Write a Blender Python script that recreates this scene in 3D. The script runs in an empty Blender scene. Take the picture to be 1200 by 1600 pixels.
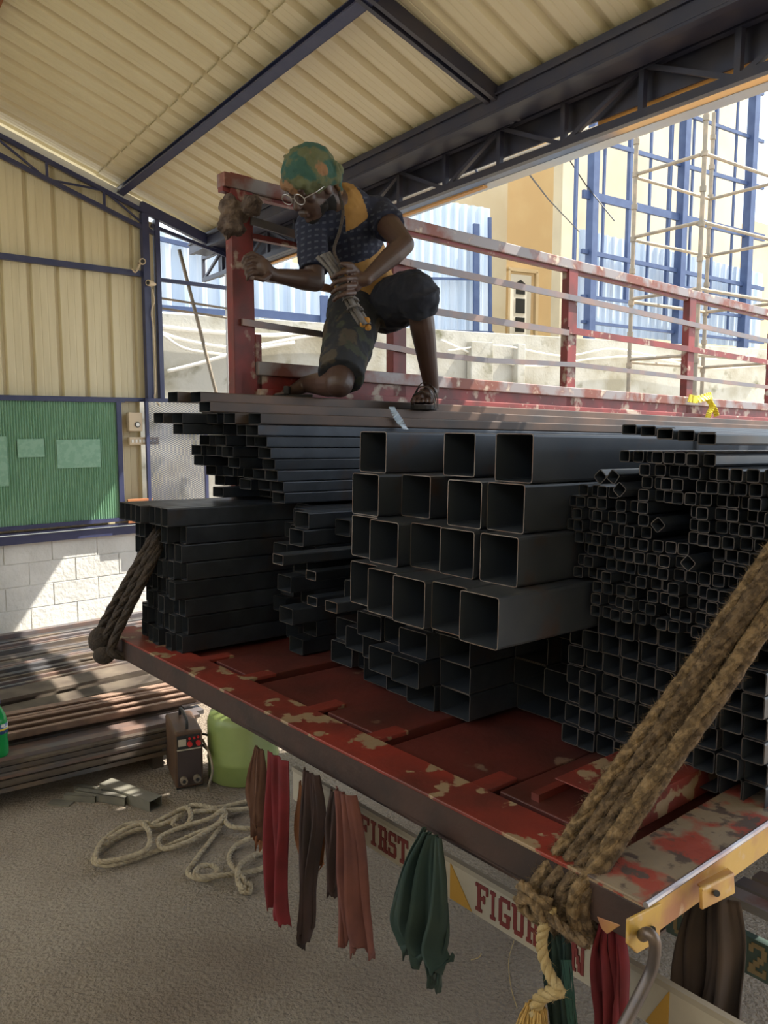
import bpy, bmesh, math, random
from mathutils import Vector as Vc, Matrix, noise
S = bpy.context.scene
C = S.collection
RND = random.Random(7)
# ------------------------------------------------------------------ camera, sky, sun, exposure
F = 1250.0; EYE = 1.8; PITCH = math.atan(140 / F)
cd = bpy.data.cameras.new('camera'); cam = bpy.data.objects.new('camera', cd); C.objects.link(cam)
cd.sensor_fit = 'HORIZONTAL'; cd.sensor_width = 36; cd.lens = F / 1200 * 36; cd.clip_start = .05; cd.clip_end = 300
cam.location = (0, 0, EYE); cam.rotation_euler = (math.pi / 2 - PITCH, 0, 0); S.camera = cam
wd = bpy.data.worlds.new('sky'); S.world = wd; wd.use_nodes = True
bg = wd.node_tree.nodes['Background']; bg.inputs[0].default_value = (.80, .90, 1.0, 1); bg.inputs[1].default_value = 1.8
SUN_E = 10.0
S.view_settings.view_transform = 'Standard'; S.view_settings.look = 'None'; S.view_settings.gamma = 1
S.view_settings.use_curve_mapping = False; S.view_settings.exposure = 0.42

FW = Vc((0, math.cos(PITCH), -math.sin(PITCH))); UPV = Vc((0, math.sin(PITCH), math.cos(PITCH))); XV = Vc((1, 0, 0)); O = Vc((0, 0, EYE)); ZV = Vc((0, 0, 1))
def ray(x, y): return XV * ((x - 600) / F) + UPV * ((800 - y) / F) + FW
def onz(x, y, z):
    d = ray(x, y); return O + d * ((z - EYE) / d.z)
def pt(x, y, t): return O + ray(x, y) * t
def vpd(x, y=660): return ray(x, y).normalized()
def onp(x, y, p0, n):
    d = ray(x, y); return O + d * ((p0 - O).dot(n) / d.dot(n))
def px_of(P):
    q = P - O; z = q.dot(FW); return 600 + F * q.x / z, 800 - F * q.dot(UPV) / z

# truck frame: u along the tail towards the far left, v along the load, h above the deck
TR = onz(970, 1395, 1.02); TL = onz(165, 985, 1.02)
U = (TL - TR); TW = U.length; U.normalize(); V = Vc((-U.y * -1, -U.x, -.022)).normalized(); V = Vc((U.y, -U.x, -.022)).normalized()
def T(u, v, h): return TR + U * u + V * v + ZV * h
def sol(x, y, u=None, v=None, h=None):
    d = ray(x, y); rhs = O - TR; cols = []; nm = []
    for n_, val, vec in (('u', u, U), ('v', v, V), ('h', h, ZV)):
        if val is None: cols.append(vec); nm.append(n_)
        else: rhs = rhs - vec * val
    cols.append(-d)
    m = Matrix((cols[0], cols[1], cols[2])).transposed(); s = m.inverted() @ rhs
    r = {'u': u, 'v': v, 'h': h}
    for n_, a in zip(nm, s): r[n_] = a
    r['t'] = s[2]; return r
# shed frame: w along the gable wall, n out of it into the shed, e along the eave
W = vpd(2020); N = Vc((W.y, -W.x, 0)); WP = onz(50, 986, 0); E_ = vpd(-270); EN = Vc((E_.y, -E_.x, 0))
def G(s, q, z): return Vc((WP.x, WP.y, 0)) + W * s + N * q + ZV * z
RA = onp(0, 190, WP, N); RB = onp(370, 390, WP, N)
RN = (RB - RA).cross(E_).normalized()
RD = (RB - RA).normalized()
sd = bpy.data.lights.new('sun', 'SUN'); sun = bpy.data.objects.new('sun', sd); C.objects.link(sun)
sd.energy = SUN_E; sd.angle = .009; sd.color = (1, .93, .80)
sdir = (-W * .76 - ZV * 1.08 - N * .34).normalized()
sun.rotation_euler = sdir.to_track_quat('-Z', 'Y').to_euler()

# ------------------------------------------------------------------ materials
def mat(name, c1, c2=None, scale=6, lo=.4, hi=.65, rough=.6, metal=0, bump=0, bscale=30, detail=6, stretch=None, c3=None, lo3=.55, hi3=.62, s3=14, trans=0, rand=0, sub=0, spec=.5, coords='pos'):
    m = bpy.data.materials.new(name); m.use_nodes = True; nt = m.node_tree; nd = nt.nodes; lk = nt.links
    b = nd['Principled BSDF']; b.inputs['Roughness'].default_value = rough; b.inputs['Metallic'].default_value = metal
    b.inputs['Specular IOR Level'].default_value = spec
    b.inputs['Base Color'].default_value = (*c1, 1)
    tc = nd.new('ShaderNodeTexCoord'); out = tc.outputs['Object']
    if coords == 'pos':
        g = nd.new('ShaderNodeNewGeometry'); out = g.outputs['Position']
    if stretch:
        mp = nd.new('ShaderNodeMapping'); mp.inputs['Scale'].default_value = stretch; lk.new(out, mp.inputs['Vector']); out = mp.outputs['Vector']
    def noi(sc, det=detail):
        n = nd.new('ShaderNodeTexNoise'); n.inputs['Scale'].default_value = sc; n.inputs['Detail'].default_value = det; lk.new(out, n.inputs['Vector']); return n
    def rng(n, a, z):
        r = nd.new('ShaderNodeMapRange'); r.inputs[1].default_value = a; r.inputs[2].default_value = z; lk.new(n.outputs['Fac'], r.inputs[0]); return r.outputs[0]
    def mix(a, z, f):
        x = nd.new('ShaderNodeMix'); x.data_type = 'RGBA'
        if isinstance(a, tuple): x.inputs[6].default_value = (*a, 1)
        else: lk.new(a, x.inputs[6])
        x.inputs[7].default_value = (*z, 1); lk.new(f, x.inputs[0]); return x.outputs[2]
    col = c1
    if c2: col = mix(c1, c2, rng(noi(scale), lo, hi))
    if c3: col = mix(col, c3, rng(noi(s3), lo3, hi3))
    if rand:
        oi = nd.new('ShaderNodeObjectInfo'); hs = nd.new('ShaderNodeHueSaturation'); mr = nd.new('ShaderNodeMapRange')
        mr.inputs[3].default_value = 1 - rand; mr.inputs[4].default_value = 1 + rand; lk.new(oi.outputs['Random'], mr.inputs[0]); lk.new(mr.outputs[0], hs.inputs['Value'])
        if isinstance(col, tuple): hs.inputs['Color'].default_value = (*col, 1)
        else: lk.new(col, hs.inputs['Color'])
        col = hs.outputs[0]
    if not isinstance(col, tuple): lk.new(col, b.inputs['Base Color'])
    if bump:
        bp = nd.new('ShaderNodeBump'); bp.inputs['Strength'].default_value = bump; bp.inputs['Distance'].default_value = .01
        lk.new(noi(bscale, 8).outputs['Fac'], bp.inputs['Height']); lk.new(bp.outputs[0], b.inputs['Normal'])
    if trans:
        tl = nd.new('ShaderNodeBsdfTranslucent'); ms = nd.new('ShaderNodeMixShader'); ms.inputs[0].default_value = trans
        if isinstance(col, tuple): tl.inputs[0].default_value = (*col, 1)
        else: lk.new(col, tl.inputs[0])
        lk.new(b.outputs[0], ms.inputs[1]); lk.new(tl.outputs[0], ms.inputs[2]); lk.new(ms.outputs[0], nd['Material Output'].inputs[0])
    return m
M = {}
M['steel'] = mat('mill_scale_steel', (.028, .034, .047), (.048, .057, .074), 9, rough=.38, metal=.35, rand=.3, c3=(.06, .035, .022), lo3=.58, hi3=.8, s3=5)
M['steelbig'] = mat('big_tube_steel', (.046, .055, .073), (.068, .076, .094), 5, rough=.42, metal=.35, c3=(.085, .040, .022), lo3=.58, hi3=.8, s3=7, rand=.12)
M['rustysteel'] = mat('rusty_top_steel', (.055, .045, .042), (.13, .075, .05), 4, .35, .7, rough=.5, metal=.3, rand=.3)
M['edge'] = mat('cut_steel_edge', (.20, .17, .15), (.12, .07, .05), 20, rough=.45, metal=.5)
M['smalledge'] = mat('small_cut_edge', (.065, .052, .048), (.035, .03, .032), 30, rough=.6, metal=.3, rand=.4)
M['inner'] = mat('tube_inside_haze', (.030, .038, .052), rough=.8)  # bluish lift puts the haze veil into the colour of the insides
M['floorsteel'] = mat('floor_steel', (.10, .10, .11), (.17, .13, .10), 4, rough=.45, metal=.4, rand=.55)
M['floorrust'] = mat('floor_rusty_steel', (.11, .085, .07), (.22, .18, .14), 5, rough=.6, metal=.2, rand=.4)
M['red'] = mat('truck_red_paint', (.28, .042, .030), (.13, .034, .027), 4, rough=.45, c3=(.34, .24, .15), lo3=.575, hi3=.60, s3=13, bump=.15, bscale=40)
M['reddeck'] = mat('deck_red_paint', (.14, .030, .024), (.075, .023, .019), 4, rough=.5, c3=(.22, .13, .09), lo3=.66, hi3=.70, s3=8, bump=.2)
M['redrail'] = mat('rail_red_paint', (.22, .028, .025), (.12, .025, .022), 8, rough=.5, c3=(.42, .33, .26), lo3=.58, hi3=.66, s3=11)
M['silverrail'] = mat('worn_rail', (.26, .23, .23), (.20, .07, .05), 7, .45, .6, rough=.5, metal=.3, c3=(.5, .42, .33), lo3=.6, hi3=.7)
M['brownbeam'] = mat('tail_beam_brown', (.060, .032, .026), (.035, .022, .02), 9, rough=.6, bump=.2)
M['yellow'] = mat('worn_yellow', (.62, .38, .08), (.45, .20, .10), 8, .45, .62, rough=.45, c3=(.62, .45, .30), lo3=.6, hi3=.68, s3=18, bump=.1)
M['beamtop'] = mat('worn_beam_top', (.26, .20, .14), (.32, .06, .04), 10, .48, .55, rough=.6, c3=(.10, .07, .06), lo3=.56, hi3=.62, s3=25, bump=.4)
M['blue'] = mat('navy_paint', (.032, .040, .105), (.05, .055, .12), 6, rough=.4, spec=.5)
M['bluedark'] = mat('dark_navy_beam', (.028, .030, .055), (.045, .04, .055), 6, rough=.45)
M['bluebright'] = mat('bright_blue_paint', (.036, .060, .145), (.050, .080, .175), 5, rough=.5)
M['bluelight'] = mat('pale_blue_paint', (.30, .42, .85), rough=.5)
M['cream'] = mat('cream_sheet', (.80, .72, .50), (.75, .66, .44), 2.5, .3, .7, rough=.42, c3=(.6, .5, .32), lo3=.72, hi3=.8, s3=5)
M['creamwall'] = mat('cream_wall_sheet', (.70, .62, .41), (.62, .54, .34), 3, .35, .7, rough=.5, stretch=(6, 6, .5))
M['white'] = mat('white_paint', (.8, .8, .76), rough=.5)
M['block'] = mat('block_wall', (.60, .60, .58), (.72, .72, .70), 3, rough=.9, bump=.6, bscale=28)
M['floor'] = mat('concrete_floor', (.23, .18, .14), (.43, .375, .31), .9, .35, .65, rough=.92, bump=1.0, bscale=70, c3=(.20, .16, .125), lo3=.46, hi3=.85, s3=75, detail=10)
[setattr(n_.inputs['Distance'], 'default_value', .03) for n_ in M['floor'].node_tree.nodes if n_.type == 'BUMP']
M['ground'] = mat('outside_ground', (.60, .55, .45), (.52, .48, .40), 1, rough=.95)
M['compound'] = mat('stained_concrete', (.44, .42, .37), (.30, .27, .20), 1.6, .45, .65, rough=.95, c3=(.15, .14, .08), lo3=.60, hi3=.75, s3=3.5, bump=.3)
M['plaster'] = mat('cream_plaster', (.50, .39, .24), (.56, .46, .30), 1.2, rough=.9)
M['plaster2'] = mat('tan_plaster', (.47, .34, .18), (.50, .38, .21), 1, rough=.9)
M['plaster3'] = mat('stained_plaster', (.52, .45, .32), (.42, .36, .26), .8, .45, .7, rough=.9)
M['sheet'] = mat('pale_sheet', (.44, .53, .66), (.55, .62, .72), 2, .4, .6, rough=.4, stretch=(6, 6, .3))
M['scaf'] = mat('scaffold_pipe', (.22, .19, .15), (.32, .25, .18), 8, rough=.6, metal=.3)
M['rope'] = mat('jute_rope', (.095, .062, .036), (.21, .14, .08), 70, .42, .6, rough=.95, bump=.8, bscale=120)
M['ropedark'] = mat('old_rope', (.045, .035, .03), (.07, .05, .04), 30, rough=.95, bump=.8, bscale=120)
M['ropetan'] = mat('tan_rope', (.42, .30, .13), (.50, .38, .20), 30, rough=.95, bump=.5, bscale=120)
M['ropefloor'] = mat('floor_rope', (.46, .39, .28), (.34, .28, .20), 40, rough=.95, bump=.6, bscale=120)
M['skin'] = mat('skin', (.062, .034, .026), (.085, .045, .034), 6, rough=.45, bump=.05)
M['green'] = mat('green_panel', (.25, .47, .32), (.31, .54, .38), 2, rough=.3, trans=.25)
M['black'] = mat('black_plastic', (.02, .02, .022), rough=.5)
M['woodorange'] = mat('orange_board', (.42, .17, .06), (.34, .12, .05), 6, rough=.6)
M['signwhite'] = mat('sign_white', (.50, .45, .36), (.40, .35, .28), 6, rough=.6)
M['signred'] = mat('sign_dark_red', (.20, .035, .035), rough=.6)
M['ochre'] = mat('ochre_paint', (.50, .28, .05), rough=.6)

# ------------------------------------------------------------------ mesh building
def tag(o, label=None, cat=None, group=None, kind=None):
    if label: o['label'] = label
    if cat: o['category'] = cat
    if group: o['group'] = group
    if kind: o['kind'] = kind
    return o
class MB:
    def __init__(s): s.v = []; s.f = []; s.mi = []
    def poly(s, pts, faces, mi=0):
        b = len(s.v); s.v += [Vc(p) for p in pts]; s.f += [tuple(b + i for i in f) for f in faces]; s.mi += [mi] * len(faces); return s
    def boxa(s, o, a, b, c, mi=0):
        o = Vc(o); p = [o, o + a, o + a + b, o + b, o + c, o + a + c, o + a + b + c, o + b + c]
        fs = [(0, 3, 2, 1), (4, 5, 6, 7), (0, 1, 5, 4), (1, 2, 6, 5), (2, 3, 7, 6), (3, 0, 4, 7)]
        if a.cross(b).dot(c) < 0: fs = [f[::-1] for f in fs]
        return s.poly(p, fs, mi)
    def bar(s, p, q, w, h, up=ZV, mi=0):
        p = Vc(p); q = Vc(q); d = q - p; sd_ = d.cross(up)
        if sd_.length < 1e-6: sd_ = d.cross(XV)
        sd_.normalize(); u_ = sd_.cross(d).normalized()
        return s.boxa(p - sd_ * w / 2 - u_ * h / 2, sd_ * w, u_ * h, d, mi)
    def tube(s, pts, r, n=8, mi=0, closed=False, cap=True):
        pts = [Vc(p) for p in pts]; L = len(pts); rr = r if isinstance(r, (list, tuple)) else [r] * L
        base = len(s.v); prev = None
        for i, p in enumerate(pts):
            if closed: t = pts[(i + 1) % L] - pts[i - 1]
            else: t = pts[min(i + 1, L - 1)] - pts[max(i - 1, 0)]
            if t.length < 1e-9: t = ZV.copy()
            t.normalize()
            if prev is None:
                a = t.cross(ZV if abs(t.z) < .9 else XV).normalized()
            else:
                a = (prev - t * prev.dot(t))
                a = a.normalized() if a.length > 1e-6 else t.cross(XV).normalized()
            prev = a; b_ = t.cross(a)
            for k in range(n):
                an = 2 * math.pi * k / n; s.v.append(p + (a * math.cos(an) + b_ * math.sin(an)) * rr[i])
        for i in range(L if closed else L - 1):
            j = (i + 1) % L
            for k in range(n):
                k2 = (k + 1) % n; s.f.append((base + i * n + k, base + i * n + k2, base + j * n + k2, base + j * n + k)); s.mi.append(mi)
        if cap and not closed:
            s.f.append(tuple(base + k for k in range(n))[::-1]); s.f.append(tuple(base + (L - 1) * n + k for k in range(n))); s.mi += [mi, mi]
        return s
    def ball(s, c, r, axes=None, nu=14, nv=9, mi=0):
        c = Vc(c); ax = axes or (XV, Vc((0, 1, 0)), ZV); r = r if isinstance(r, (list, tuple)) else (r, r, r)
        base = len(s.v)
        for i in range(1, nv):
            th = math.pi * i / nv
            for k in range(nu):
                ph = 2 * math.pi * k / nu
                s.v.append(c + ax[0] * (r[0] * math.sin(th) * math.cos(ph)) + ax[1] * (r[1] * math.sin(th) * math.sin(ph)) + ax[2] * (r[2] * math.cos(th)))
        top = len(s.v); s.v += [c + ax[2] * r[2], c - ax[2] * r[2]]
        for i in range(nv - 2):
            for k in range(nu):
                k2 = (k + 1) % nu; s.f.append((base + i * nu + k, base + (i + 1) * nu + k, base + (i + 1) * nu + k2, base + i * nu + k2)); s.mi.append(mi)
        for k in range(nu):
            k2 = (k + 1) % nu; s.f.append((top, base + k, base + k2)); s.f.append((top + 1, base + (nv - 2) * nu + k2, base + (nv - 2) * nu + k)); s.mi += [mi, mi]
        return s
    def cap(s, p, q, r1, r2, n=14):
        p = Vc(p); q = Vc(q); d = q - p; L = d.length; t = d.normalized() if L > 1e-9 else ZV
        pts = []; rr = []
        for k in range(5):
            a = math.pi / 2 * k / 5 + .05; pts.append(p - t * r1 * math.cos(a)); rr.append(r1 * math.sin(a))
        for k in range(5): pts.append(p + d * k / 4); rr.append(r1 + (r2 - r1) * k / 4)
        for k in range(4, -1, -1):
            a = math.pi / 2 * k / 5 + .05; pts.append(q + t * r2 * math.cos(a)); rr.append(r2 * math.sin(a))
        # remove duplicates
        P2 = []; R2 = []
        for a, b in zip(pts, rr):
            if not P2 or (a - P2[-1]).length > 1e-5: P2.append(a); R2.append(b)
        return s.tube(P2, R2, n)
    def build(s, name, mats, parent=None, smooth=False, origin=None, bevel=0):
        if not isinstance(mats, (list, tuple)): mats = [mats]
        if parent is not None: org = world(parent)
        elif origin is not None: org = Vc(origin)
        else:
            n = len(s.v); mn = Vc([min(v[i] for v in s.v) for i in range(3)]); mx = Vc([max(v[i] for v in s.v) for i in range(3)])
            org = Vc(((mn.x + mx.x) / 2, (mn.y + mx.y) / 2, mn.z))
        me = bpy.data.meshes.new(name); me.from_pydata([v - org for v in s.v], [], s.f); 
        for m_ in mats: me.materials.append(m_)
        me.polygons.foreach_set('material_index', s.mi)
        if smooth: me.polygons.foreach_set('use_smooth', [True] * len(me.polygons))
        me.update(); o = bpy.data.objects.new(name, me); C.objects.link(o)
        if parent is not None: o.parent = parent; o.location = (0, 0, 0)
        else: o.location = org
        if bevel:
            b = o.modifiers.new('bevel', 'BEVEL'); b.width = bevel; b.segments = 2; b.limit_method = 'ANGLE'
        return o
def world(o):
    p = Vc(o.location)
    while o.parent: o = o.parent; p += Vc(o.location)
    return p
def empty(name, loc, label, cat, group=None):
    o = bpy.data.objects.new(name, None); C.objects.link(o); o.location = loc; o.empty_display_size = .1
    return tag(o, label, cat, group)
def struct(o): o['kind'] = 'structure'; return o
def catmull(P, n=8, closed=False):
    P = [Vc(p) for p in P]; out = []; L = len(P)
    rng_ = range(L) if closed else range(L - 1)
    for i in rng_:
        p0 = P[(i - 1) % L] if closed or i > 0 else P[0] * 2 - P[1]
        p1 = P[i]; p2 = P[(i + 1) % L]; p3 = P[(i + 2) % L] if closed or i + 2 < L else P[-1] * 2 - P[-2]
        for k in range(n):
            t = k / n; out.append(.5 * ((2 * p1) + (p2 - p0) * t + (2 * p0 - 5 * p1 + 4 * p2 - p3) * t * t + (3 * p1 - p0 - 3 * p2 + p3) * t ** 3))
    if not closed: out.append(P[-1])
    return out
def resample(P, step):
    out = [P[0]]; acc = 0
    for a, b in zip(P, P[1:]):
        d = (b - a).length
        while acc + d >= step:
            f = (step - acc) / d; a = a + (b - a) * f; out.append(a); d = (b - a).length; acc = 0
        acc += d
    return out
def rope(mb, P, R, twist=7.0, strands=3, n=6, phase=0, fuzz=0, seed=1, mi=0, off=.5, fuzzn=1):
    P = resample(P, R * .7); rr = random.Random(seed)
    for s_ in range(strands):
        pts = []; prev = None
        for i, p in enumerate(P):
            t = (P[min(i + 1, len(P) - 1)] - P[max(i - 1, 0)]).normalized()
            a = t.cross(ZV if abs(t.z) < .95 else XV).normalized() if prev is None else (prev - t * prev.dot(t)).normalized()
            prev = a; b = t.cross(a); an = phase + 2 * math.pi * (s_ / strands + i * .7 / twist)
            q = p + (a * math.cos(an) + b * math.sin(an)) * R * off; pts.append(q)
            for _ in range(fuzzn if rr.random() < fuzz else 0):
                o_ = (a * math.cos(an + rr.uniform(-.6, .6)) + b * math.sin(an + rr.uniform(-.6, .6))); e_ = q + o_ * R * rr.uniform(.7, 1.45) + t * rr.uniform(-1.4, 1.8) * R
                s0 = q + o_ * R * .4; w_ = t * .0005
                mb.poly([s0 - w_ * 1.3, s0 + w_ * 1.3, e_, s0 + o_.cross(t) * .0011], [(0, 1, 2), (1, 3, 2), (3, 0, 2)], mi)
        mb.tube(pts, R * .56, n, mi)
def spx(o, d, px, lo=-20, hi=40):
    # distance along d from o at which the line crosses image column px
    k = (px - 600) / F; q = o - O; a = q.x - k * q.dot(FW); b = d.x - k * d.dot(FW); return -a / b

# ------------------------------------------------------------------ setting: ground, floor, gable wall, roof
# concrete floor slab
f_ = MB(); f_.boxa(Vc((-9, -4, -.1)), Vc((22, 0, 0)), Vc((0, 14.4, 0)), Vc((0, 0, .1)))
struct(f_.build('floor', M['floor']))
g_ = MB(); g_.boxa(Vc((-40, -40, -.22)), Vc((90, 0, 0)), Vc((0, 90, 0)), Vc((0, 0, .1)))
struct(g_.build('ground', M['ground']))
# block wall with modelled blocks
def block_wall(s0, s1, z0, z1, bl=.40, bh=.2, th=.15):
    mb = MB(); mb.boxa(G(s0, -th, z0), W * (s1 - s0), N * (th - .006), ZV * (z1 - z0))
    z = z0; r = 0
    while z < z1 - .01:
        h = min(bh, z1 - z); s = s0 - (bl / 2 if r % 2 else 0)
        while s < s1:
            a = max(s, s0); b = min(s + bl, s1)
            if b - a > .03:
                q = RND.uniform(-.002, .002)
                mb.boxa(G(a + .004, -.007, z + .004), W * (b - a - .008), N * (.008 + q), ZV * (h - .008))
            s += bl
        z += h; r += 1
    return mb
struct(block_wall(-6, 2.0, 0, .84).build('wall_left', M['block'], bevel=.002))
# corrugated wall sheet
def rib_profile(L, pitch, top, base, depth, micro=True):
    pts = [(0, 0)]; x = pitch * .5
    while x < L - base:
        pts += [(x - base / 2, 0), (x - top / 2, depth), (x + top / 2, depth), (x + base / 2, 0)]
        if micro:
            for k in (.33, .66):
                xm = x + base / 2 + (pitch - base) * k; pts += [(xm - .006, 0), (xm, .0022), (xm + .006, 0)]
        x += pitch
    pts.append((L, 0)); return pts
def rake_z(s): # underside of roof above the wall at along-wall position s
    return RA.z + (RB.z - RA.z) * ((s - (RA - WP).dot(W)) / ((RB - RA).dot(W)))
mb = MB(); prof = rib_profile(6.0, .228, .022, .05, .03)
S0 = -4.78
vs = []
for (x, d) in prof:
    s = S0 + x
    if s > 1.17: s = 1.17
    vs.append((s, d))
for i in range(len(vs) - 1):
    (a, da), (b, db) = vs[i], vs[i + 1]
    if b - a < 1e-5 and abs(da - db) < 1e-5: continue
    zb = .86 if b < 1.06 else 2.0; p = [G(a, -.01 - da, zb), G(b, -.01 - db, zb), G(b, -.01 - db, rake_z(b) - .06), G(a, -.01 - da, rake_z(a) - .06)]
    q = [x - N * .001 for x in p]
    mb.poly(p + q, [(0, 1, 2, 3), (7, 6, 5, 4)])
struct(mb.build('wall_left_cladding', M['creamwall']))
# steel trim on top of the blocks, girt, board rails
mb = MB(); mb.boxa(G(-6, 0, .775), W * 7.15, N * .05, ZV * .07); mb.boxa(G(-6, .0, .86), W * 7.15, N * .07, ZV * .015)
struct(mb.build('trim_1', M['blue']))
mb = MB(); mb.boxa(G(-6, 0, 3.12), W * 7.1, N * .045, ZV * .05)
struct(mb.build('trim_2', M['blue']))
mb = MB(); mb.boxa(G(-6, 0, 1.99), W * 7.6, N * .035, ZV * .035)
struct(mb.build('trim_3', M['blue']))
# roof: corrugated sheet in two courses (overlap) plus far slope, with real thickness
def roof_pt(s, r, lift=0): return RB + E_ * s + RD * r + RN * lift      # s along eave (negative to camera), r down slope
L_e = 13.0
profR = rib_profile(L_e, .222, .035, .075, .032)
def course(r0, r1, lift, name):
    mb = MB()
    for i in range(len(profR) - 1):
        (a, da), (b, db) = profR[i], profR[i + 1]
        p = [roof_pt(.12 - a, r0, lift + da), roof_pt(.12 - b, r0, lift + db), roof_pt(.12 - b, r1, lift + db), roof_pt(.12 - a, r1, lift + da)]
        mb.poly(p + [x + RN * .001 for x in p], [(0, 1, 2, 3), (7, 6, 5, 4)])
    return struct(mb.build(name, M['cream']))
course(-1.46, -.02, .0, 'ceiling')
course(-9, -1.36, .011, 'ceiling_upper_sheets')
struct(MB().boxa(G(-9, 0, 0), W * .1, N * 12.0, ZV * 4.9).build('wall_far_left_unseen', M['cream']))  # unseen side wall, added to cut light from the left
struct(MB().boxa(G(-9, 11.2, 0), W * 9.2, N * .1, ZV * 4.9).build('wall_back_unseen', M['cream']))  # unseen end wall, added so light enters mainly from the eave side
# white rake flashing
mb = MB(); a = roof_pt(.10, -9, -.06); b = roof_pt(.10, .06, -.06)
mb.boxa(roof_pt(-.02, -9, -.035), RD * 9, -ZV * .09, E_ * .02); struct(mb.build('trim_4', M['white']))
# rake truss on the gable wall
def truss(name, label, p0, p1, q0, q1, bays, chord, web, m, phase=0):
    r = empty(name, Vc(((p0 + p1) / 2).to_tuple()), label, 'roof truss')
    MB().bar(p0, p1, chord, chord).build('top_chord', m, r); MB().bar(q0, q1, chord, chord).build('bottom_chord', m, r)
    for k in range(bays + 1):
        f = k / bays; a = p0.lerp(p1, f); b = q0.lerp(q1, f); MB().bar(a, b, web, web, up=E_).build('vertical_web', m, r)
        if k < bays:
            f2 = (k + 1) / bays
            if (k + phase) % 2: c, d = a, q0.lerp(q1, f2)
            else: c, d = b, p0.lerp(p1, f2)
            MB().bar(c, d, web * .8, web * .8, up=E_).build('diagonal_web', m, r)
    return r
a0 = G(-5.5, .05, rake_z(-5.5) - .15); a1 = G(1.25, .05, rake_z(1.25) - .13)
b0 = a0 - ZV * .17; b1 = a1 - ZV * .15
truss('gable_truss', 'dark blue lattice rafter running down the top of the cream gable wall', a0, a1, b0, b1, 14, .035, .02, M['blue'])
mb = MB(); mb.bar(G(1.1, .05, rake_z(1.1) - .10), G(2.2, .05, rake_z(2.2) - .07), .05, .09)
mb.bar(G(1.2, .05, rake_z(1.2) - .22), G(2.1, .05, rake_z(2.1) - .12), .03, .03)
struct(mb.build('trim_5', M['blue']))
# purlins (along eave) and rafter
def purlin(s0, s1, r, nm, lab, w=.055, h=.10):
    mb = MB(); a = roof_pt(s0, r, -.003); b = roof_pt(s1, r, -.003)
    mb.boxa(a, b - a, -RD * w, -RN * h * .12); mb.boxa(a, b - a, -RD * .006, -RN * h); mb.boxa(a - RN * h, b - a, -RD * w, RN * .006); mb.boxa(a - RN * h - RD * w, b - a, -RD * .005, RN * .018)
    return tag(mb.build(nm, M['blue']), lab, 'roof purlin')
purlin(.1, -9, -1.20, 'roof_purlin', 'dark blue channel purlin crossing the middle of the cream roof down to the gable wall', .06, .07)
purlin(.1, -9, -2.68, 'roof_purlin', 'dark blue channel purlin in the top left corner of the roof', .06, .07)
# strip of orange underlay by that purlin
mb = MB(); mb.boxa(roof_pt(-1.2, -2.58, -.012), -E_ * 1.6, -RD * .04, -RN * .01)
tag(mb.build('orange_flashing', M['woodorange']), 'thin orange strip beside the top left purlin under the roof', 'flashing strip')
ra = onp(605, 0, RA, RN); rb = onp(812, 170, RA, RN); dd = (rb - ra).normalized()
r_ = empty('roof_rafter', rb, 'dark twin-flange rafter running down from the top edge to the eave truss', 'roof rafter')
for k in (-1, 1): MB().bar(ra - dd * 2.5 + dd.cross(RN) * .028 * k - RN * .045, rb + dd.cross(RN) * .028 * k - RN * .045, .028, .075, up=RN).build('flange', M['bluedark'], r_)
# eave: dark deep beam under sheet end + truss + gutter
P0 = RB.copy()
def EV(s, off, z): return Vc((P0.x, P0.y, 0)) + E_ * s + EN * off + ZV * z       # off>0 : beyond / outside?
OUT = 1 if (EN.dot(W) > 0) else -1
def ev(s, out, z): return EV(s, out * OUT, z)
def rz(out): return RB.z - out * .285 + .01
mb = MB(); mb.poly([ev(.35, -.36, rz(-.36) - .012), ev(-9.6, -.36, rz(-.36) - .012), ev(-9.6, -.17, rz(-.17) - .012), ev(.35, -.17, rz(-.17) - .012), ev(.35, -.36, 3.49), ev(-9.6, -.36, 3.49), ev(-9.6, -.17, 3.48), ev(.35, -.17, 3.48)], [(0, 3, 2, 1), (4, 5, 6, 7), (0, 1, 5, 4), (1, 2, 6, 5), (2, 3, 7, 6), (3, 0, 4, 7)])
mb.boxa(ev(.35, -.36, 3.475), E_ * -9.95, EN * OUT * .05, ZV * .014); mb.boxa(ev(.35, -.375, 3.56), E_ * -9.95, EN * OUT * .012, ZV * .012)
tag(mb.build('eave_beam', M['bluedark']), 'dark navy eave beam above the lattice truss where the roof sheets end', 'beam')
truss('eave_truss', 'long dark navy lattice truss carrying the eave above the man and truck', ev(.55, -.13, 3.50), ev(-9.45, -.13, 3.50), ev(.55, -.13, 3.275), ev(-9.45, -.13, 3.275), 20, .04, .03, M['bluedark'])
mb = MB(); mb.boxa(ev(.3, -.07, 3.355), E_ * -9, EN * OUT * .012, ZV * .15); mb.boxa(ev(.3, -.07, 3.27), E_ * -2.3, EN * OUT * .012, ZV * .09); mb.boxa(ev(.3, -.07, 3.294), E_ * -2.6, EN * OUT * .128, ZV * .004)  # lower strip and soffit plate added to block a sun stripe on the wall
tag(mb.build('eave_backing_board', M['bluedark']), 'dark navy board closing the back of the eave truss under the roof edge', 'board')
mb = MB(); mb.boxa(ev(-4.6, -.04, 3.30), E_ * -4.4, EN * OUT * .02, ZV * .09)
tag(mb.build('orange_plank', mat('orange_eave', (.62, .30, .06), rough=.6)), 'bright orange plank behind the eave truss at the top right', 'board')
gt = empty('eave_gutter', ev(-3, .2, 3.3), 'pale grey-blue gutter strip along the outside of the eave truss', 'gutter')
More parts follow.
